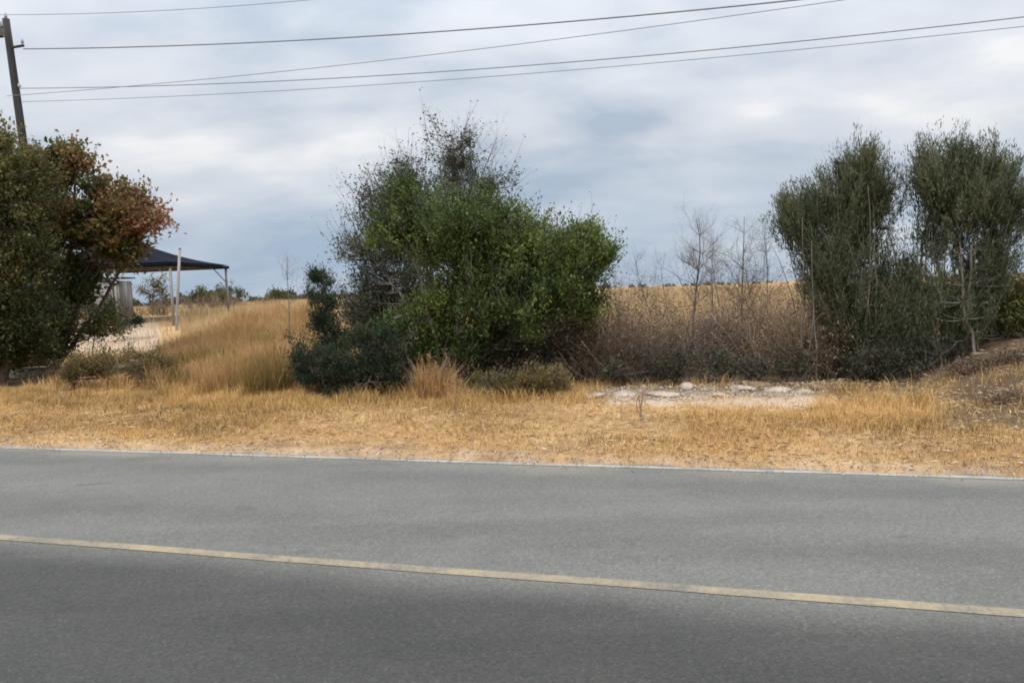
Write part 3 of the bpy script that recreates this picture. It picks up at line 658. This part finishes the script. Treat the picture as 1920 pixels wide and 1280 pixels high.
# flat stones stacked under the dark tree
def slab(px, Y, size, dz, seed, label):
    rng = np.random.default_rng(seed); b0 = base(px, Y); b0[2] += dz
    rock_o = rock(px, Y, size, label, seed, 'greystone', 'stone_slab', 'grey slabs stacked under the dark tree', boxy=0.4, yaw=rng.uniform(-.25, .25) + ROAD_ANG, dz=dz)
    return rock_o
slab(38, 18.0, (0.80, 0.40, 0.13), 0.04, 201, 'long grey stone slab lying lowest under the dark left tree')
slab(52, 18.1, (0.72, 0.38, 0.13), 0.30, 202, 'middle grey stone slab resting on the lowest slab')
slab(62, 18.2, (0.55, 0.34, 0.12), 0.56, 203, 'short pale slab topmost of the stack under the dark tree')

# ------------------------------------------------------------------ far things
def far_tree(px, Y, wpx, top_py, seed, label, mat='dark', cat='tree', group='trees on the horizon', name='far_tree', tint=0.45, n=60):
    b0 = base(px, Y); c = W(px, top_py, Y); H = c[2] - b0[2]; base_py = top_py + H * F / Y
    bl = [(px, top_py + (base_py - top_py) * 0.5, wpx * 0.75, (base_py - top_py) * 0.45, n, tint), (px - wpx * 0.4, top_py + (base_py - top_py) * 0.62, wpx * 0.55, (base_py - top_py) * 0.33, n // 2, tint),
          (px + wpx * 0.45, top_py + (base_py - top_py) * 0.66, wpx * 0.5, (base_py - top_py) * 0.3, n // 2, tint)]
    s = Y / 60.0
    return tree(name, px, Y, bl, label, cat, seed, MAT[mat], MAT['bark_brown'], stems=2, stem_r=0.08, leaf=(0.16 * s, 0.09 * s), per=14, spread=0.28 * s, group=group, twig_r=0.012)
far_tree(432, 58, 38, 524, 301, 'round dark far tree on the horizon right of the black canopy')
far_tree(372, 70, 34, 534, 302, 'flat dark far tree seen below the right eave of the canopy')
far_tree(525, 110, 24, 545, 303, 'small dark far tree on the horizon just left of the pointed juniper')
far_tree(290, 52, 30, 515, 304, 'olive far tree between the canopy posts', mat='olive', tint=0.3)
def far_woods():
    rng = np.random.default_rng(77); g = Geo()
    for (p0, p1, Y, hp, n) in ((-300, 700, 260, 22, 420), (1050, 2300, 340, 11, 110), (700, 1100, 300, 12, 160)):
        for i in range(n):
            px = rng.uniform(p0, p1); b = base(px, Y + rng.uniform(-25, 40)); R = (hp * Y / F) * rng.uniform(0.35, 0.75) * (0.1 + 1.5 * fbm(px / 45.0, 1.0, 5))
            k = 60; d = unit(rng.normal(size=(k, 3))); d[:, 2] = np.abs(d[:, 2]); pos = b + d * np.array([R * 1.2, R, R * 1.35]) * rng.uniform(0.5, 1, (k, 1))
            leaves(g, pos, rng.normal(size=(k, 3)), R * 0.5, R * 0.35, 0.45 + rng.normal(0, 0.2, k) + rng.normal(0, .15), rng)
    o = g.build('far_woods', MAT['under']); o['kind'] = 'stuff'; tag(o, 'thin grey green belt of woods along the horizon', 'woods')
far_woods()

# ------------------------------------------------------------------ trees and shrubs
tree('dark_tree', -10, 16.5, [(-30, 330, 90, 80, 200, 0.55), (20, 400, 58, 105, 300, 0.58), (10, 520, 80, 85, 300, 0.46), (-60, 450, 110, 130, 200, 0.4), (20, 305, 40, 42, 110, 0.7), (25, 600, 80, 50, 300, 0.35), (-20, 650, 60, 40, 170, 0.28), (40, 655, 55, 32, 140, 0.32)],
     'dense dark green tree cut off by the left edge, above the grey slabs', 'tree', 11, MAT['dark'], MAT['bark_brown'], stems=3, stem_r=0.085, leaf=(0.075, 0.044), per=46, spread=0.19, shoots=0.3, shoot_len=0.6, tint_var=0.28)
tree('understorey_shrub', 175, 18.0, [(120, 620, 55, 44, 190, 0.35), (190, 600, 40, 40, 120, 0.45), (90, 650, 50, 30, 110, 0.3)],
     'dark shrub filling the space beneath the autumn tree', 'shrub', 29, MAT['dark'], MAT['bark_brown'], stems=4, stem_r=0.02, leaf=(0.07, 0.035), per=24, spread=0.15, spread_base=0.5)
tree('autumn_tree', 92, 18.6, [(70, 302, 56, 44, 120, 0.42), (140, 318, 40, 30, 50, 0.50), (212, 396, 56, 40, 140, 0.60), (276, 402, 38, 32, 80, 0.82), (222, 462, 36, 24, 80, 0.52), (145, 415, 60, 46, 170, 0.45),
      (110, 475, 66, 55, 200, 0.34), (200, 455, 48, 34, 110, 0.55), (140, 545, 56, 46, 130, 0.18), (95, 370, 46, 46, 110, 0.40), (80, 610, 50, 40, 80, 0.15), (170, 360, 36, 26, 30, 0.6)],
     'autumn tree with red brown leaves reaching over the black canopy', 'tree', 12, MAT['autumn'], MAT['bark_brown'], stems=3, stem_r=0.085, leaf=(0.11, 0.075), per=24, spread=0.20, shoots=0.4, shoot_len=0.7, tint_var=0.24)
tree('grey_green_tree', 815, 14.6, [(790, 365, 80, 50, 170, 0.45), (905, 362, 56, 40, 110, 0.32), (860, 330, 44, 46, 80, 0.36), (720, 395, 54, 66, 170, 0.5), (690, 480, 56, 66, 170, 0.6), (745, 500, 66, 70, 220, 0.45), (740, 590, 86, 66, 380, 0.33), (850, 275, 38, 60, 60, 0.42), (735, 330, 46, 40, 24, 0.5), (690, 565, 66, 56, 190, 0.5), (850, 560, 60, 60, 90, 0.35)],
     'sparse grey green tree with thin twiggy top behind the bright green one', 'tree', 13, MAT['greygreen'], MAT['bark_grey'], stems=4, stem_r=0.05, leaf=(0.055, 0.03), per=20, spread=0.16, shoots=0.45, shoot_len=1.0, up=0.6)
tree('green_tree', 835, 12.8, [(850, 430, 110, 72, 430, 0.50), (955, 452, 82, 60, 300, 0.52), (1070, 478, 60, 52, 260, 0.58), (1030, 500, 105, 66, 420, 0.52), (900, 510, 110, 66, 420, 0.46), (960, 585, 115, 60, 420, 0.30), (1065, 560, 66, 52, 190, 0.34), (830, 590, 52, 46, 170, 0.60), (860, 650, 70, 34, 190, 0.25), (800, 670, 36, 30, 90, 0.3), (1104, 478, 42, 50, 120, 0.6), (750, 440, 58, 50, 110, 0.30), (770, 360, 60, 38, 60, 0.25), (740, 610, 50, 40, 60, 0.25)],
     'bushy bright green tree in the middle of the verge, leaning right', 'tree', 14, MAT['oak'], MAT['bark_grey'], stems=4, stem_r=0.055, leaf=(0.060, 0.031), per=38, spread=0.15, shoots=0.22, shoot_len=0.7, up=0.8, spread_base=0.12, tint_var=0.28)
tree('understorey_shrub', 985, 13.4, [(930, 655, 86, 50, 360, 0.32), (830, 680, 50, 26, 130, 0.28), (1010, 640, 80, 55, 280, 0.38), (1080, 630, 48, 60, 140, 0.55), (870, 668, 56, 38, 170, 0.3), (790, 660, 50, 40, 110, 0.32)],
     'dark twiggy shrub filling the shade under the bright green tree', 'shrub', 15, MAT['under'], MAT['bark_grey'], stems=5, stem_r=0.025, leaf=(0.05, 0.026), per=22, spread=0.13, spread_base=0.5)
tree('juniper', 604, 12.8, [(600, 525, 16, 34, 44, 0.45), (606, 580, 30, 42, 90, 0.5), (612, 640, 42, 46, 130, 0.42), (615, 690, 55, 40, 140, 0.4)],
     'pointed dark juniper rising left of the grey green tree', 'shrub', 16, MAT['juniper'], MAT['bark_brown'], stems=2, stem_r=0.04, leaf=(0.055, 0.015), per=46, spread=0.11, up=0.7, needle=True, group='dark junipers')
tree('juniper', 690, 12.2, [(640, 690, 70, 42, 220, 0.4), (720, 685, 62, 40, 200, 0.38), (580, 700, 40, 34, 90, 0.42), (690, 650, 45, 32, 90, 0.45)],
     'low spreading dark green juniper at the foot of the pointed one', 'shrub', 17, MAT['juniper'], MAT['bark_brown'], stems=3, stem_r=0.035, leaf=(0.055, 0.015), per=46, spread=0.11, up=0.6, needle=True, spread_base=0.3, group='dark junipers')
tree('feathery_tree', 1625, 12.6, [(1614, 335, 36, 46, 130, 0.5), (1568, 398, 68, 48, 300, 0.5), (1640, 385, 52, 50, 260, 0.46), (1505, 435, 46, 46, 180, 0.5), (1545, 495, 72, 54, 260, 0.45), (1630, 460, 64, 46, 130, 0.45), (1600, 575, 80, 64, 230, 0.47), (1650, 645, 88, 60, 240, 0.36), (1690, 560, 50, 60, 110, 0.42)],
     'dark feathery tree with a single peak, left of the two right hand trees', 'tree', 18, MAT['feather'], MAT['bark_grey'], stems=9, stem_r=0.035, leaf=(0.07, 0.014), per=58, spread=0.16, up=1.3, needle=True, shoots=0.3, shoot_len=0.5, spread_base=0.35, group='dark feathery trees', canes=32, tint_var=0.26, plume=1.0)
tree('feathery_tree', 1765, 12.4, [(1765, 345, 46, 50, 220, 0.48), (1843, 345, 50, 50, 230, 0.48), (1808, 382, 88, 48, 400, 0.44), (1870, 410, 40, 66, 180, 0.48), (1750, 450, 54, 46, 90, 0.45), (1845, 500, 70, 50, 150, 0.45), (1760, 580, 95, 62, 220, 0.47), (1785, 645, 115, 56, 260, 0.34), (1870, 590, 56, 60, 180, 0.38)],
     'dark feathery tree with a broad flat top near the right edge', 'tree', 19, MAT['feather'], MAT['bark_grey'], stems=10, stem_r=0.035, leaf=(0.07, 0.014), per=58, spread=0.16, up=1.3, needle=True, shoots=0.3, shoot_len=0.5, spread_base=0.4, group='dark feathery trees', canes=34, tint_var=0.26, plume=1.0)
tree('dark_shrub', 1690, 12.0, [(1630, 690, 56, 26, 120, 0.35), (1700, 684, 80, 34, 170, 0.28), (1790, 684, 60, 34, 130, 0.33)],
     'low dark shrub at the foot of the two feathery trees', 'shrub', 20, MAT['under'], MAT['bark_brown'], stems=4, stem_r=0.02, leaf=(0.045, 0.022), per=26, spread=0.11, spread_base=0.5)
tree('yellow_green_shrub', 1905, 12.0, [(1905, 570, 28, 55, 70, 0.55), (1920, 640, 45, 50, 80, 0.5), (1940, 560, 30, 60, 50, 0.5)],
     'yellow green leafy shrub cut off by the right edge', 'shrub', 21, MAT['yellowgreen'], MAT['bark_grey'], stems=3, stem_r=0.022, leaf=(0.065, 0.038), per=20, spread=0.13)
# shrubs in the grass at the left
tree('olive_shrub', 180, 15.2, [(180, 690, 56, 30, 260, 0.45), (145, 690, 36, 24, 110, 0.5)], 'olive brown mound shrub below the autumn tree', 'shrub', 22, MAT['olive'], MAT['bark_brown'], stems=4, stem_r=0.014, leaf=(0.045, 0.02), per=24, spread=0.10, spread_base=0.3, group='olive brown shrubs in the grass')
tree('olive_shrub', 275, 14.8, [(272, 682, 54, 30, 250, 0.4), (312, 692, 34, 24, 110, 0.5)], 'olive brown mound shrub with a greenish top, right of the other mound', 'shrub', 23, MAT['olive'], MAT['bark_brown'], stems=4, stem_r=0.014, leaf=(0.045, 0.02), per=24, spread=0.10, spread_base=0.3, group='olive brown shrubs in the grass')
tree('olive_shrub', 1015, 11.4, [(975, 725, 45, 27, 130, 0.32), (1045, 728, 48, 26, 130, 0.55), (1010, 715, 40, 25, 70, 0.42)], 'rounded olive and brown shrub in front of the bright green tree', 'shrub', 24, MAT['olive'], MAT['bark_brown'], stems=4, stem_r=0.012, leaf=(0.04, 0.018), per=34, spread=0.09, spread_base=0.25, group='olive brown shrubs in the grass')
tree('low_bush', 230, 24.0, [(215, 603, 26, 11, 60, 0.3), (245, 604, 22, 10, 40, 0.3)], 'low dark green bush in front of the grey shed', 'shrub', 25, MAT['juniper'], MAT['bark_brown'], stems=2, stem_r=0.02, leaf=(0.09, 0.03), per=26, spread=0.14)
tree('sprig', 900, 11.8, [(905, 712, 18, 22, 26, 0.65), (885, 722, 16, 16, 16, 0.6)], 'small pale green sprig between the tan clump and the olive shrub', 'plant', 26, MAT['yellowgreen'], MAT['bark_grey'], stems=3, stem_r=0.008, leaf=(0.05, 0.022), per=12, spread=0.09, up=0.9)
tree('low_weed', 1720, 9.6, [(1715, 758, 34, 16, 50, 0.55), (1690, 764, 20, 14, 20, 0.5)], 'low yellow green weed on the verge below the feathery trees', 'plant', 27, MAT['yellowgreen'], MAT['bark_grey'], stems=3, stem_r=0.006, leaf=(0.04, 0.016), per=18, spread=0.07)
tree('low_weed', 1850, 8.6, [(1850, 796, 20, 16, 36, 0.2)], 'small dark weed on the bare bank at the right edge', 'plant', 28, MAT['dark'], MAT['bark_brown'], stems=1, stem_r=0.006, leaf=(0.035, 0.014), per=20, spread=0.05)

for i, (px, Y, w, top, n, lab) in enumerate([(385, 41.0, 42, 545, 90, 'brown scrub right behind the metal pole'), (440, 43.0, 38, 548, 80, 'brown scrub under the round far tree'), (300, 36.0, 26, 560, 50, 'small brown scrub under the canopy beside the shed'), (500, 40.0, 22, 556, 60, 'brown scrub in the field above the olive tall grass')]):
    brush(px, Y, w, top, lab, 470 + i, MAT['twig_mauve'], stems=n, leafmat=MAT['deadleaf'], leafn=1500, tint=0.5, name='field_scrub', group='brown scrub around the canopy', r=0.018, lv=1, tilt=0.5)
# the brown thicket
TH = [(1105, 13.6, 45, 545, 'mauve', 84, 'grey brown bare brush against the bright green tree, leftmost of the thicket'),
      (1160, 13.0, 48, 552, 'mauve', 118, 'dense mauve brown brush second from the left in the thicket'),
      (1225, 13.6, 48, 562, 'mauve', 98, 'dark brown brush just left of the tall straight sapling'),
      (1330, 13.4, 45, 552, 'grey', 84, 'greyish bare brush just right of the tall straight sapling'),
      (1390, 13.8, 42, 547, 'mauve', 84, 'brown bare brush below the twisted dark sapling'),
      (1455, 13.4, 48, 532, 'tan', 105, 'pale pinkish tan brush in the middle right of the thicket'),
      (1515, 13.2, 48, 542, 'tan', 105, 'tan leafy brush next to the single peaked feathery tree'),
      (1570, 12.9, 40, 572, 'mauve', 70, 'low brown brush at the left foot of the feathery tree')]
for i, (px, Y, w, top, k, n, lab) in enumerate(TH):
    m = {'mauve': MAT['twig_mauve'], 'tan': MAT['twig_tan'], 'grey': MAT['twig']}[k]
    brush(px, Y, w, top, lab, 400 + i, m, stems=int(n * 1.5), leafmat=MAT['deadleaf'], leafn=3800 if k != 'grey' else 2000, tint={'mauve': 0.34, 'tan': 0.72, 'grey': 0.45}[k])
for i, (px, Y, w, top, n, lab) in enumerate([(1830, 10.8, 60, 678, 150, 'low brown brush heap below the flat topped feathery tree'), (1915, 10.4, 62, 664, 170, 'brown brush heap cut off by the right edge of the view'), (1895, 9.0, 45, 752, 90, 'lowest flattened brush heap near the road at the right edge')]):
    brush(px, Y, w, top, lab, 450 + i, MAT['twig_mauve'], stems=n, leafmat=MAT['deadleaf'], leafn=2600, tint=0.22, name='brush_heap', group='brown brush heaps at the right edge', tilt=0.9)
for i, (px, Y, w, top, lab) in enumerate([(1200, 12.3, 60, 680, 'low grey green undergrowth below the mauve brush'), (1330, 12.3, 60, 680, 'low green undergrowth at the foot of the grey brush'), (1450, 12.4, 60, 675, 'low dark undergrowth at the foot of the pinkish tan brush')]):
    s = (705 - top) * 1.0
    tree('undergrowth_shrub', px, Y, [(px - 45, 690, 40, 24, 80, 0.55), (px + 30, 686, 34, 30, 70, 0.45)], lab, 'shrub', 430 + i, MAT['under'], MAT['bark_brown'], stems=3, stem_r=0.012, leaf=(0.045, 0.022), per=22, spread=0.09, spread_base=0.3, group='low undergrowth shrubs')
sapling(1297, 14.2, 380, 'tall straight bare sapling with a pale trunk in the middle of the thicket', 501, 12, 3, 0.030, 0.0, 'twig', trunk_frac=0.55)
sapling(1340, 15.0, 400, 'thin bare sapling next to the tall straight one', 502, 11, 3, 0.015, 0.05, 'twig')
sapling(1398, 14.0, 375, 'twisted dark bare sapling with fine twigs right of the thin one', 503, 15, 3, 0.022, 0.06, 'bark_brown', trunk_frac=0.7)
sapling(1440, 14.8, 390, 'bare sapling touching the left side of the feathery tree', 504, 16, 3, 0.015, 0.03, 'twig', trunk_frac=0.65)
sapling(1235, 15.4, 440, 'short fine twigged sapling left of the tall straight one', 505, 13, 3, 0.014, -0.03, 'twig')
sapling(1170, 15.2, 490, 'lowest bare sapling beside the bright green tree', 506, 12, 3, 0.013, -0.04, 'twig', trunk_frac=0.5)
sapling(1265, 14.6, 455, 'thin leaning sapling close to the left of the tall straight one', 511, 10, 3, 0.012, -0.06, 'twig', trunk_frac=0.7)
sapling(1368, 14.4, 430, 'whippy bare sapling between the thin one and the twisted dark one', 512, 11, 3, 0.013, 0.05, 'twig', trunk_frac=0.7)
sapling(1425, 13.6, 470, 'short bushy bare sapling at the left foot of the feathery tree', 513, 14, 3, 0.014, -0.03, 'bark_brown', trunk_frac=0.8)
o = sapling(540, 18.0, 455, 'small bare sapling standing alone in the tall grass left of the juniper', 507, 5, 3, 0.018, 0.0, 'twig', trunk_frac=0.6)
sapling(862, 14.9, 185, 'slender bare stem rising highest above the grey green tree', 508, 5, 3, 0.03, 0.0, 'twig', trunk_frac=0.35)
sapling(775, 15.2, 240, 'slender bare stem left of the highest one above the grey green tree', 509, 5, 3, 0.026, 0.0, 'twig', trunk_frac=0.4)
# a little dead plant near the road
def dead_plant():
    rng = np.random.default_rng(61); b0 = base(1203, 9.2); g = Geo()
    for d in ((-0.35, 0, 1), (0.35, 0.1, 1), (0.05, 0.1, 1), (-.15, -.1, 1)): twigs(g, b0, d, 0.42, 0.009, 2, rng, 0.5, 3)
    o = g.build('dead_weed', MAT['twig_tan'], None, b0); tag(o, 'small forked dead weed standing in the straw near the road', 'plant')
dead_plant()

# tall grass clumps
GC = [(485, 12.8, 52, 612, 'olive tall grass clump left of the junipers', 0.30, 1500), (415, 13.8, 42, 625, 'straw coloured tall grass clump behind the olive clump', 0.6, 900),
      (545, 13.6, 30, 600, 'orange tan tall grass clump against the pointed juniper', 0.62, 700), (818, 11.6, 30, 652, 'tan dry grass clump at the foot of the pale trunks', 0.66, 1000),
      (850, 11.5, 16, 690, 'small tan tuft right of the clump at the pale trunks', 0.8, 300), (330, 14.2, 40, 655, 'short olive grass clump right of the mound shrubs', 0.38, 700)]
for i, (px, Y, w, top, lab, t, n) in enumerate(GC): grass_clump(px, Y, w, top, lab, 600 + i, MAT['tallstraw'], n, t)

# rocks
RK = [(1118, 11.2, (0.30, 0.20, 0.07), 'pale flat rock beside the olive shrub, leftmost of the right row'), (1168, 11.3, (0.22, 0.18, 0.06), 'second pale rock from the left in the right row'),
      (1240, 11.1, (0.27, 0.2, 0.06), 'pinkish pale rock behind the forked dead weed'), (1290, 11.5, (0.17, 0.14, 0.09), 'rock directly below the tall straight sapling'),
      (1347, 10.8, (0.12, 0.10, 0.05), 'small white rock nearest the road in the right row'), (1392, 11.4, (0.36, 0.22, 0.07), 'wide pale slab in the middle of the right row'),
      (1452, 11.3, (0.33, 0.22, 0.055), 'wide pale slab just right of the middle slab'), (1508, 11.1, (0.24, 0.18, 0.05), 'greyish flat rock below the tan leafy brush'),
      (1545, 11.0, (0.12, 0.10, 0.05), 'small grey rock at the right end of the row')]
for i, (px, Y, s, lab) in enumerate(RK): rock(px, Y, s, lab, 700 + i)
for i, (px, Y, s, lab) in enumerate([(140, 17.0, (0.34, 0.24, 0.13), 'pale boulder between the autumn trunk and the low bush'), (180, 17.6, (0.28, 0.2, 0.12), 'pale boulder right of the first under the autumn tree'),
                                     (222, 18.0, (0.36, 0.24, 0.13), 'pinkish white boulder in front of the low bush'), (265, 18.2, (0.32, 0.22, 0.11), 'pale boulder below the canopy post, rightmost of the left row')]):
    rock(px, Y, s, lab, 730 + i, name='limestone_boulder', group='pale boulders left of the tall grass')

# ------------------------------------------------------------------ grass
def scatter(n, u0, u1, v0, v1, seed):
    rng = np.random.default_rng(seed); u = rng.uniform(u0, u1, n); v = rng.uniform(v0, v1, n); return rng, u, v
def verge_grass():
    g = Geo()
    # short straw between the road and the shrubs
    rng, u, v = scatter(400000, -14, 11, V_EDGE - 0.16, 12.6, 801)
    x, y = xy(u, v); px = 960 + F * x / np.maximum(y, 1); dens = fbm(u * 0.8, v * 1.1, 71); e = v - V_EDGE
    keep = (rng.random(len(u)) < np.clip(2.4 * dens - 0.50, 0.25, 1) * (0.30 + 0.70 * sstep(-0.10, 0.3, e + (dens - 0.5) * 0.6))) & (px > -150) & (px < 2100)
    pz = np.clip(pale_zone(x, y, u, v), 0, 1); keep &= rng.random(len(u)) > np.where(e > 1.0, np.clip(pz * 1.22, 0, 0.95), pz * 0.9)
    sz = soil_zone(x, y, u, v); keep &= rng.random(len(u)) > sz * 0.85
    x, y, u, v, e, dens = x[keep], y[keep], u[keep], v[keep], e[keep], dens[keep]; n = len(x)
    h = (0.035 + 0.11 * rng.random(n) ** 2) * (0.55 + 0.9 * dens) * (0.6 + 0.7 * sstep(0.1, 2.5, e)) * (0.72 + 1.1 * sstep(1.2, 3.5, e) * sstep(0.58, 0.75, fbm(u * 2.6, v * 3.2, 79, 2)))
    t = 0.52 + 0.95 * (fbm(u * 0.6, v * 1.0, 73, 4) - 0.5) + rng.normal(0, 0.2, n) + 0.16 * sstep(0.8, 0.1, e)
    blades(g, np.stack([x, y, ground_z(x, y) - 0.004], -1), h, 0.007 * rng.uniform(0.6, 1.5, n), rng.uniform(0.1, 0.95, n), rng.uniform(0, 6.28, n), t, rng)
    o = g.build('verge_grass', MAT['straw']); o['kind'] = 'stuff'; tag(o, 'short dry straw grass on the verge beside the road', 'grass')
    print('verge', n)
verge_grass()
def tall_grass():
    g = Geo(); rng, u, v = scatter(150000, -16, -1.0, 11.8, 24, 811)
    x, y = xy(u, v); px = 960 + F * x / np.maximum(y, 1)
    m = sstep(250, 345, px) * sstep(620, 590, px) * sstep(12.0, 13.2, v) * np.clip(fbm(u * 0.9, v * 0.9, 91) * 2.4 - 0.6, 0.05, 1) + 0.22 * sstep(60, 120, px) * sstep(600, 560, px) * sstep(15.5, 12.2, v)
    keep = rng.random(len(u)) < np.clip(m, 0, 1); x, y, u, v = x[keep], y[keep], u[keep], v[keep]; n = len(x); px = px[keep]
    h = (0.2 + 0.55 * rng.random(n)) * (0.3 + 1.3 * fbm(u * 1.1, v * 1.1, 93)) * (0.55 + 0.45 * sstep(280, 420, px))
    t = 0.60 + rng.normal(0, 0.2, n) + 1.3 * (fbm(u * 0.8, v * 0.8, 95, 4) - 0.5)
    blades(g, np.stack([x, y, ground_z(x, y) - 0.01], -1), h, 0.010 * rng.uniform(0.6, 1.8, n), rng.uniform(0.05, 0.8, n), rng.uniform(0, 6.28, n), t, rng)
    o = g.build('tall_grass', MAT['tallstraw']); o['kind'] = 'stuff'; tag(o, 'tall orange tan grass left of the junipers', 'grass'); print('tall', n)
tall_grass()
def field_grass():
    g = Geo(); rng = np.random.default_rng(821); n0 = 330000
    y = 15 * (80 / 15.0) ** rng.random(n0); px = rng.uniform(-100, 2020, n0); x = (px - 960) / F * y
    u, v = uv(x, y)
    dens = fbm(u * 0.35, v * 0.35, 97); keep = (v > 15.5) & (rng.random(n0) < np.clip(dens * 1.5 - 0.1, 0, 1)) & ~((px < 340) & (y < 40) & (rng.random(n0) < 0.9))
    x, y, u, v, px = x[keep], y[keep], u[keep], v[keep], px[keep]; n = len(x)
    h = (0.2 + 0.35 * rng.random(n)) * (0.6 + 0.8 * fbm(u * 0.2, v * 0.2, 99))
    t = 0.52 + rng.normal(0, 0.18, n) + 0.7 * (fbm(u * 0.25, v * 0.25, 101) - 0.5)
    blades(g, np.stack([x, y, ground_z(x, y) - 0.01], -1), h, 0.0065 * (y / 12.0) * rng.uniform(0.6, 1.4, n), rng.uniform(0.05, 0.6, n), rng.uniform(0, 6.28, n), t, rng)
    o = g.build('field_grass', MAT['fieldstraw']); o['kind'] = 'stuff'; tag(o, 'pale dry grass of the open field behind the thicket', 'grass'); print('field', n)
field_grass()

def gravel():
    g = Geo(); rng = np.random.default_rng(841)
    n = 9000; u = rng.uniform(-13, 10, n); v = V_EDGE + rng.normal(-0.02, 0.20, n) + rng.exponential(0.12, n); k = rng.random(n) < fbm(u * 1.5, v * 2, 111) * 1.3; u, v = u[k], v[k]
    n2 = 2600; x2 = []; 
    px = rng.uniform(1090, 1580, n2); Y = rng.uniform(10.6, 12.4, n2); x2 = (px - 960) / F * Y; uu, vv = uv(x2, Y); u = np.concatenate([u, uu]); v = np.concatenate([v, vv]); n = len(u)
    x, y = xy(u, v); z = ground_z(x, y); z = np.where(v < V_EDGE + 0.02, np.maximum(z, 0.008), z); r = np.where(np.arange(n) < len(k.nonzero()[0]), rng.uniform(0.004, 0.014, n), rng.uniform(0.006, 0.035, n) * rng.random(n) + 0.005)
    oc = np.array([[1, 0, 0], [0, 1, 0], [-1, 0, 0], [0, -1, 0], [0, 0, .7], [0, 0, -.7]]); fc = np.array([[0, 1, 4], [1, 2, 4], [2, 3, 4], [3, 0, 4], [1, 0, 5], [2, 1, 5], [3, 2, 5], [0, 3, 5]])
    V = oc[None] * r[:, None, None] * rng.uniform(0.6, 1.4, (n, 6, 1)) + np.stack([x, y, z + r * 0.2], -1)[:, None, :]
    a = rng.uniform(0, 6.28, n)
    g.add(V.reshape(-1, 3), (np.arange(n)[:, None, None] * 6 + fc[None]).reshape(-1, 3), None, np.repeat(rng.random(n), 8))
    m = leaf_mat('gravel', [(0, (0.17, 0.14, 0.11)), (0.6, (0.34, 0.28, 0.22)), (1, (0.50, 0.43, 0.36))], 0)
    o = g.build('gravel', m); o['kind'] = 'stuff'; tag(o, 'loose pale gravel along the road edge and between the rocks', 'gravel')
gravel()
def litter():
    """flattened straw, leaves and bits of stem lying on the verge"""
    g = Geo(); rng, u, v = scatter(60000, -14, 11, V_EDGE + 0.05, 13.2, 851); x, y = xy(u, v); n0 = fbm(u * 0.9, v * 1.3, 121); k = (rng.random(len(u)) < n0 * 1.25 - 0.1) & ((v < V_EDGE + 1.0) | (rng.random(len(u)) > pale_zone(x, y, u, v) * 1.1))
    x, y, u, v, n0 = x[k], y[k], u[k], v[k], n0[k]; n = len(x); a = rng.uniform(0, 6.28, n)
    d = np.stack([np.cos(a), np.sin(a), rng.normal(0.05, 0.12, n)], -1); ln = rng.uniform(0.03, 0.16, n)
    t = np.clip(0.45 + 0.9 * (fbm(u * 0.7, v * 0.7, 123) - 0.5) + rng.normal(0, 0.28, n), 0, 1)
    leaves(g, np.stack([x, y, ground_z(x, y) + rng.uniform(0.004, 0.04, n)], -1), d, ln, 0.007 * rng.uniform(0.6, 2.2, n), t, rng, 0.1)
    m = leaf_mat('fallen_straw', [(0, (0.09, 0.062, 0.042)), (0.3, (0.27, 0.17, 0.095)), (0.6, (0.50, 0.34, 0.165)), (1, (0.68, 0.54, 0.34))], 0.1)
    o = g.build('fallen_straw', m); o['kind'] = 'stuff'; tag(o, 'fallen straw and dead leaf bits lying on the verge', 'litter')
litter()
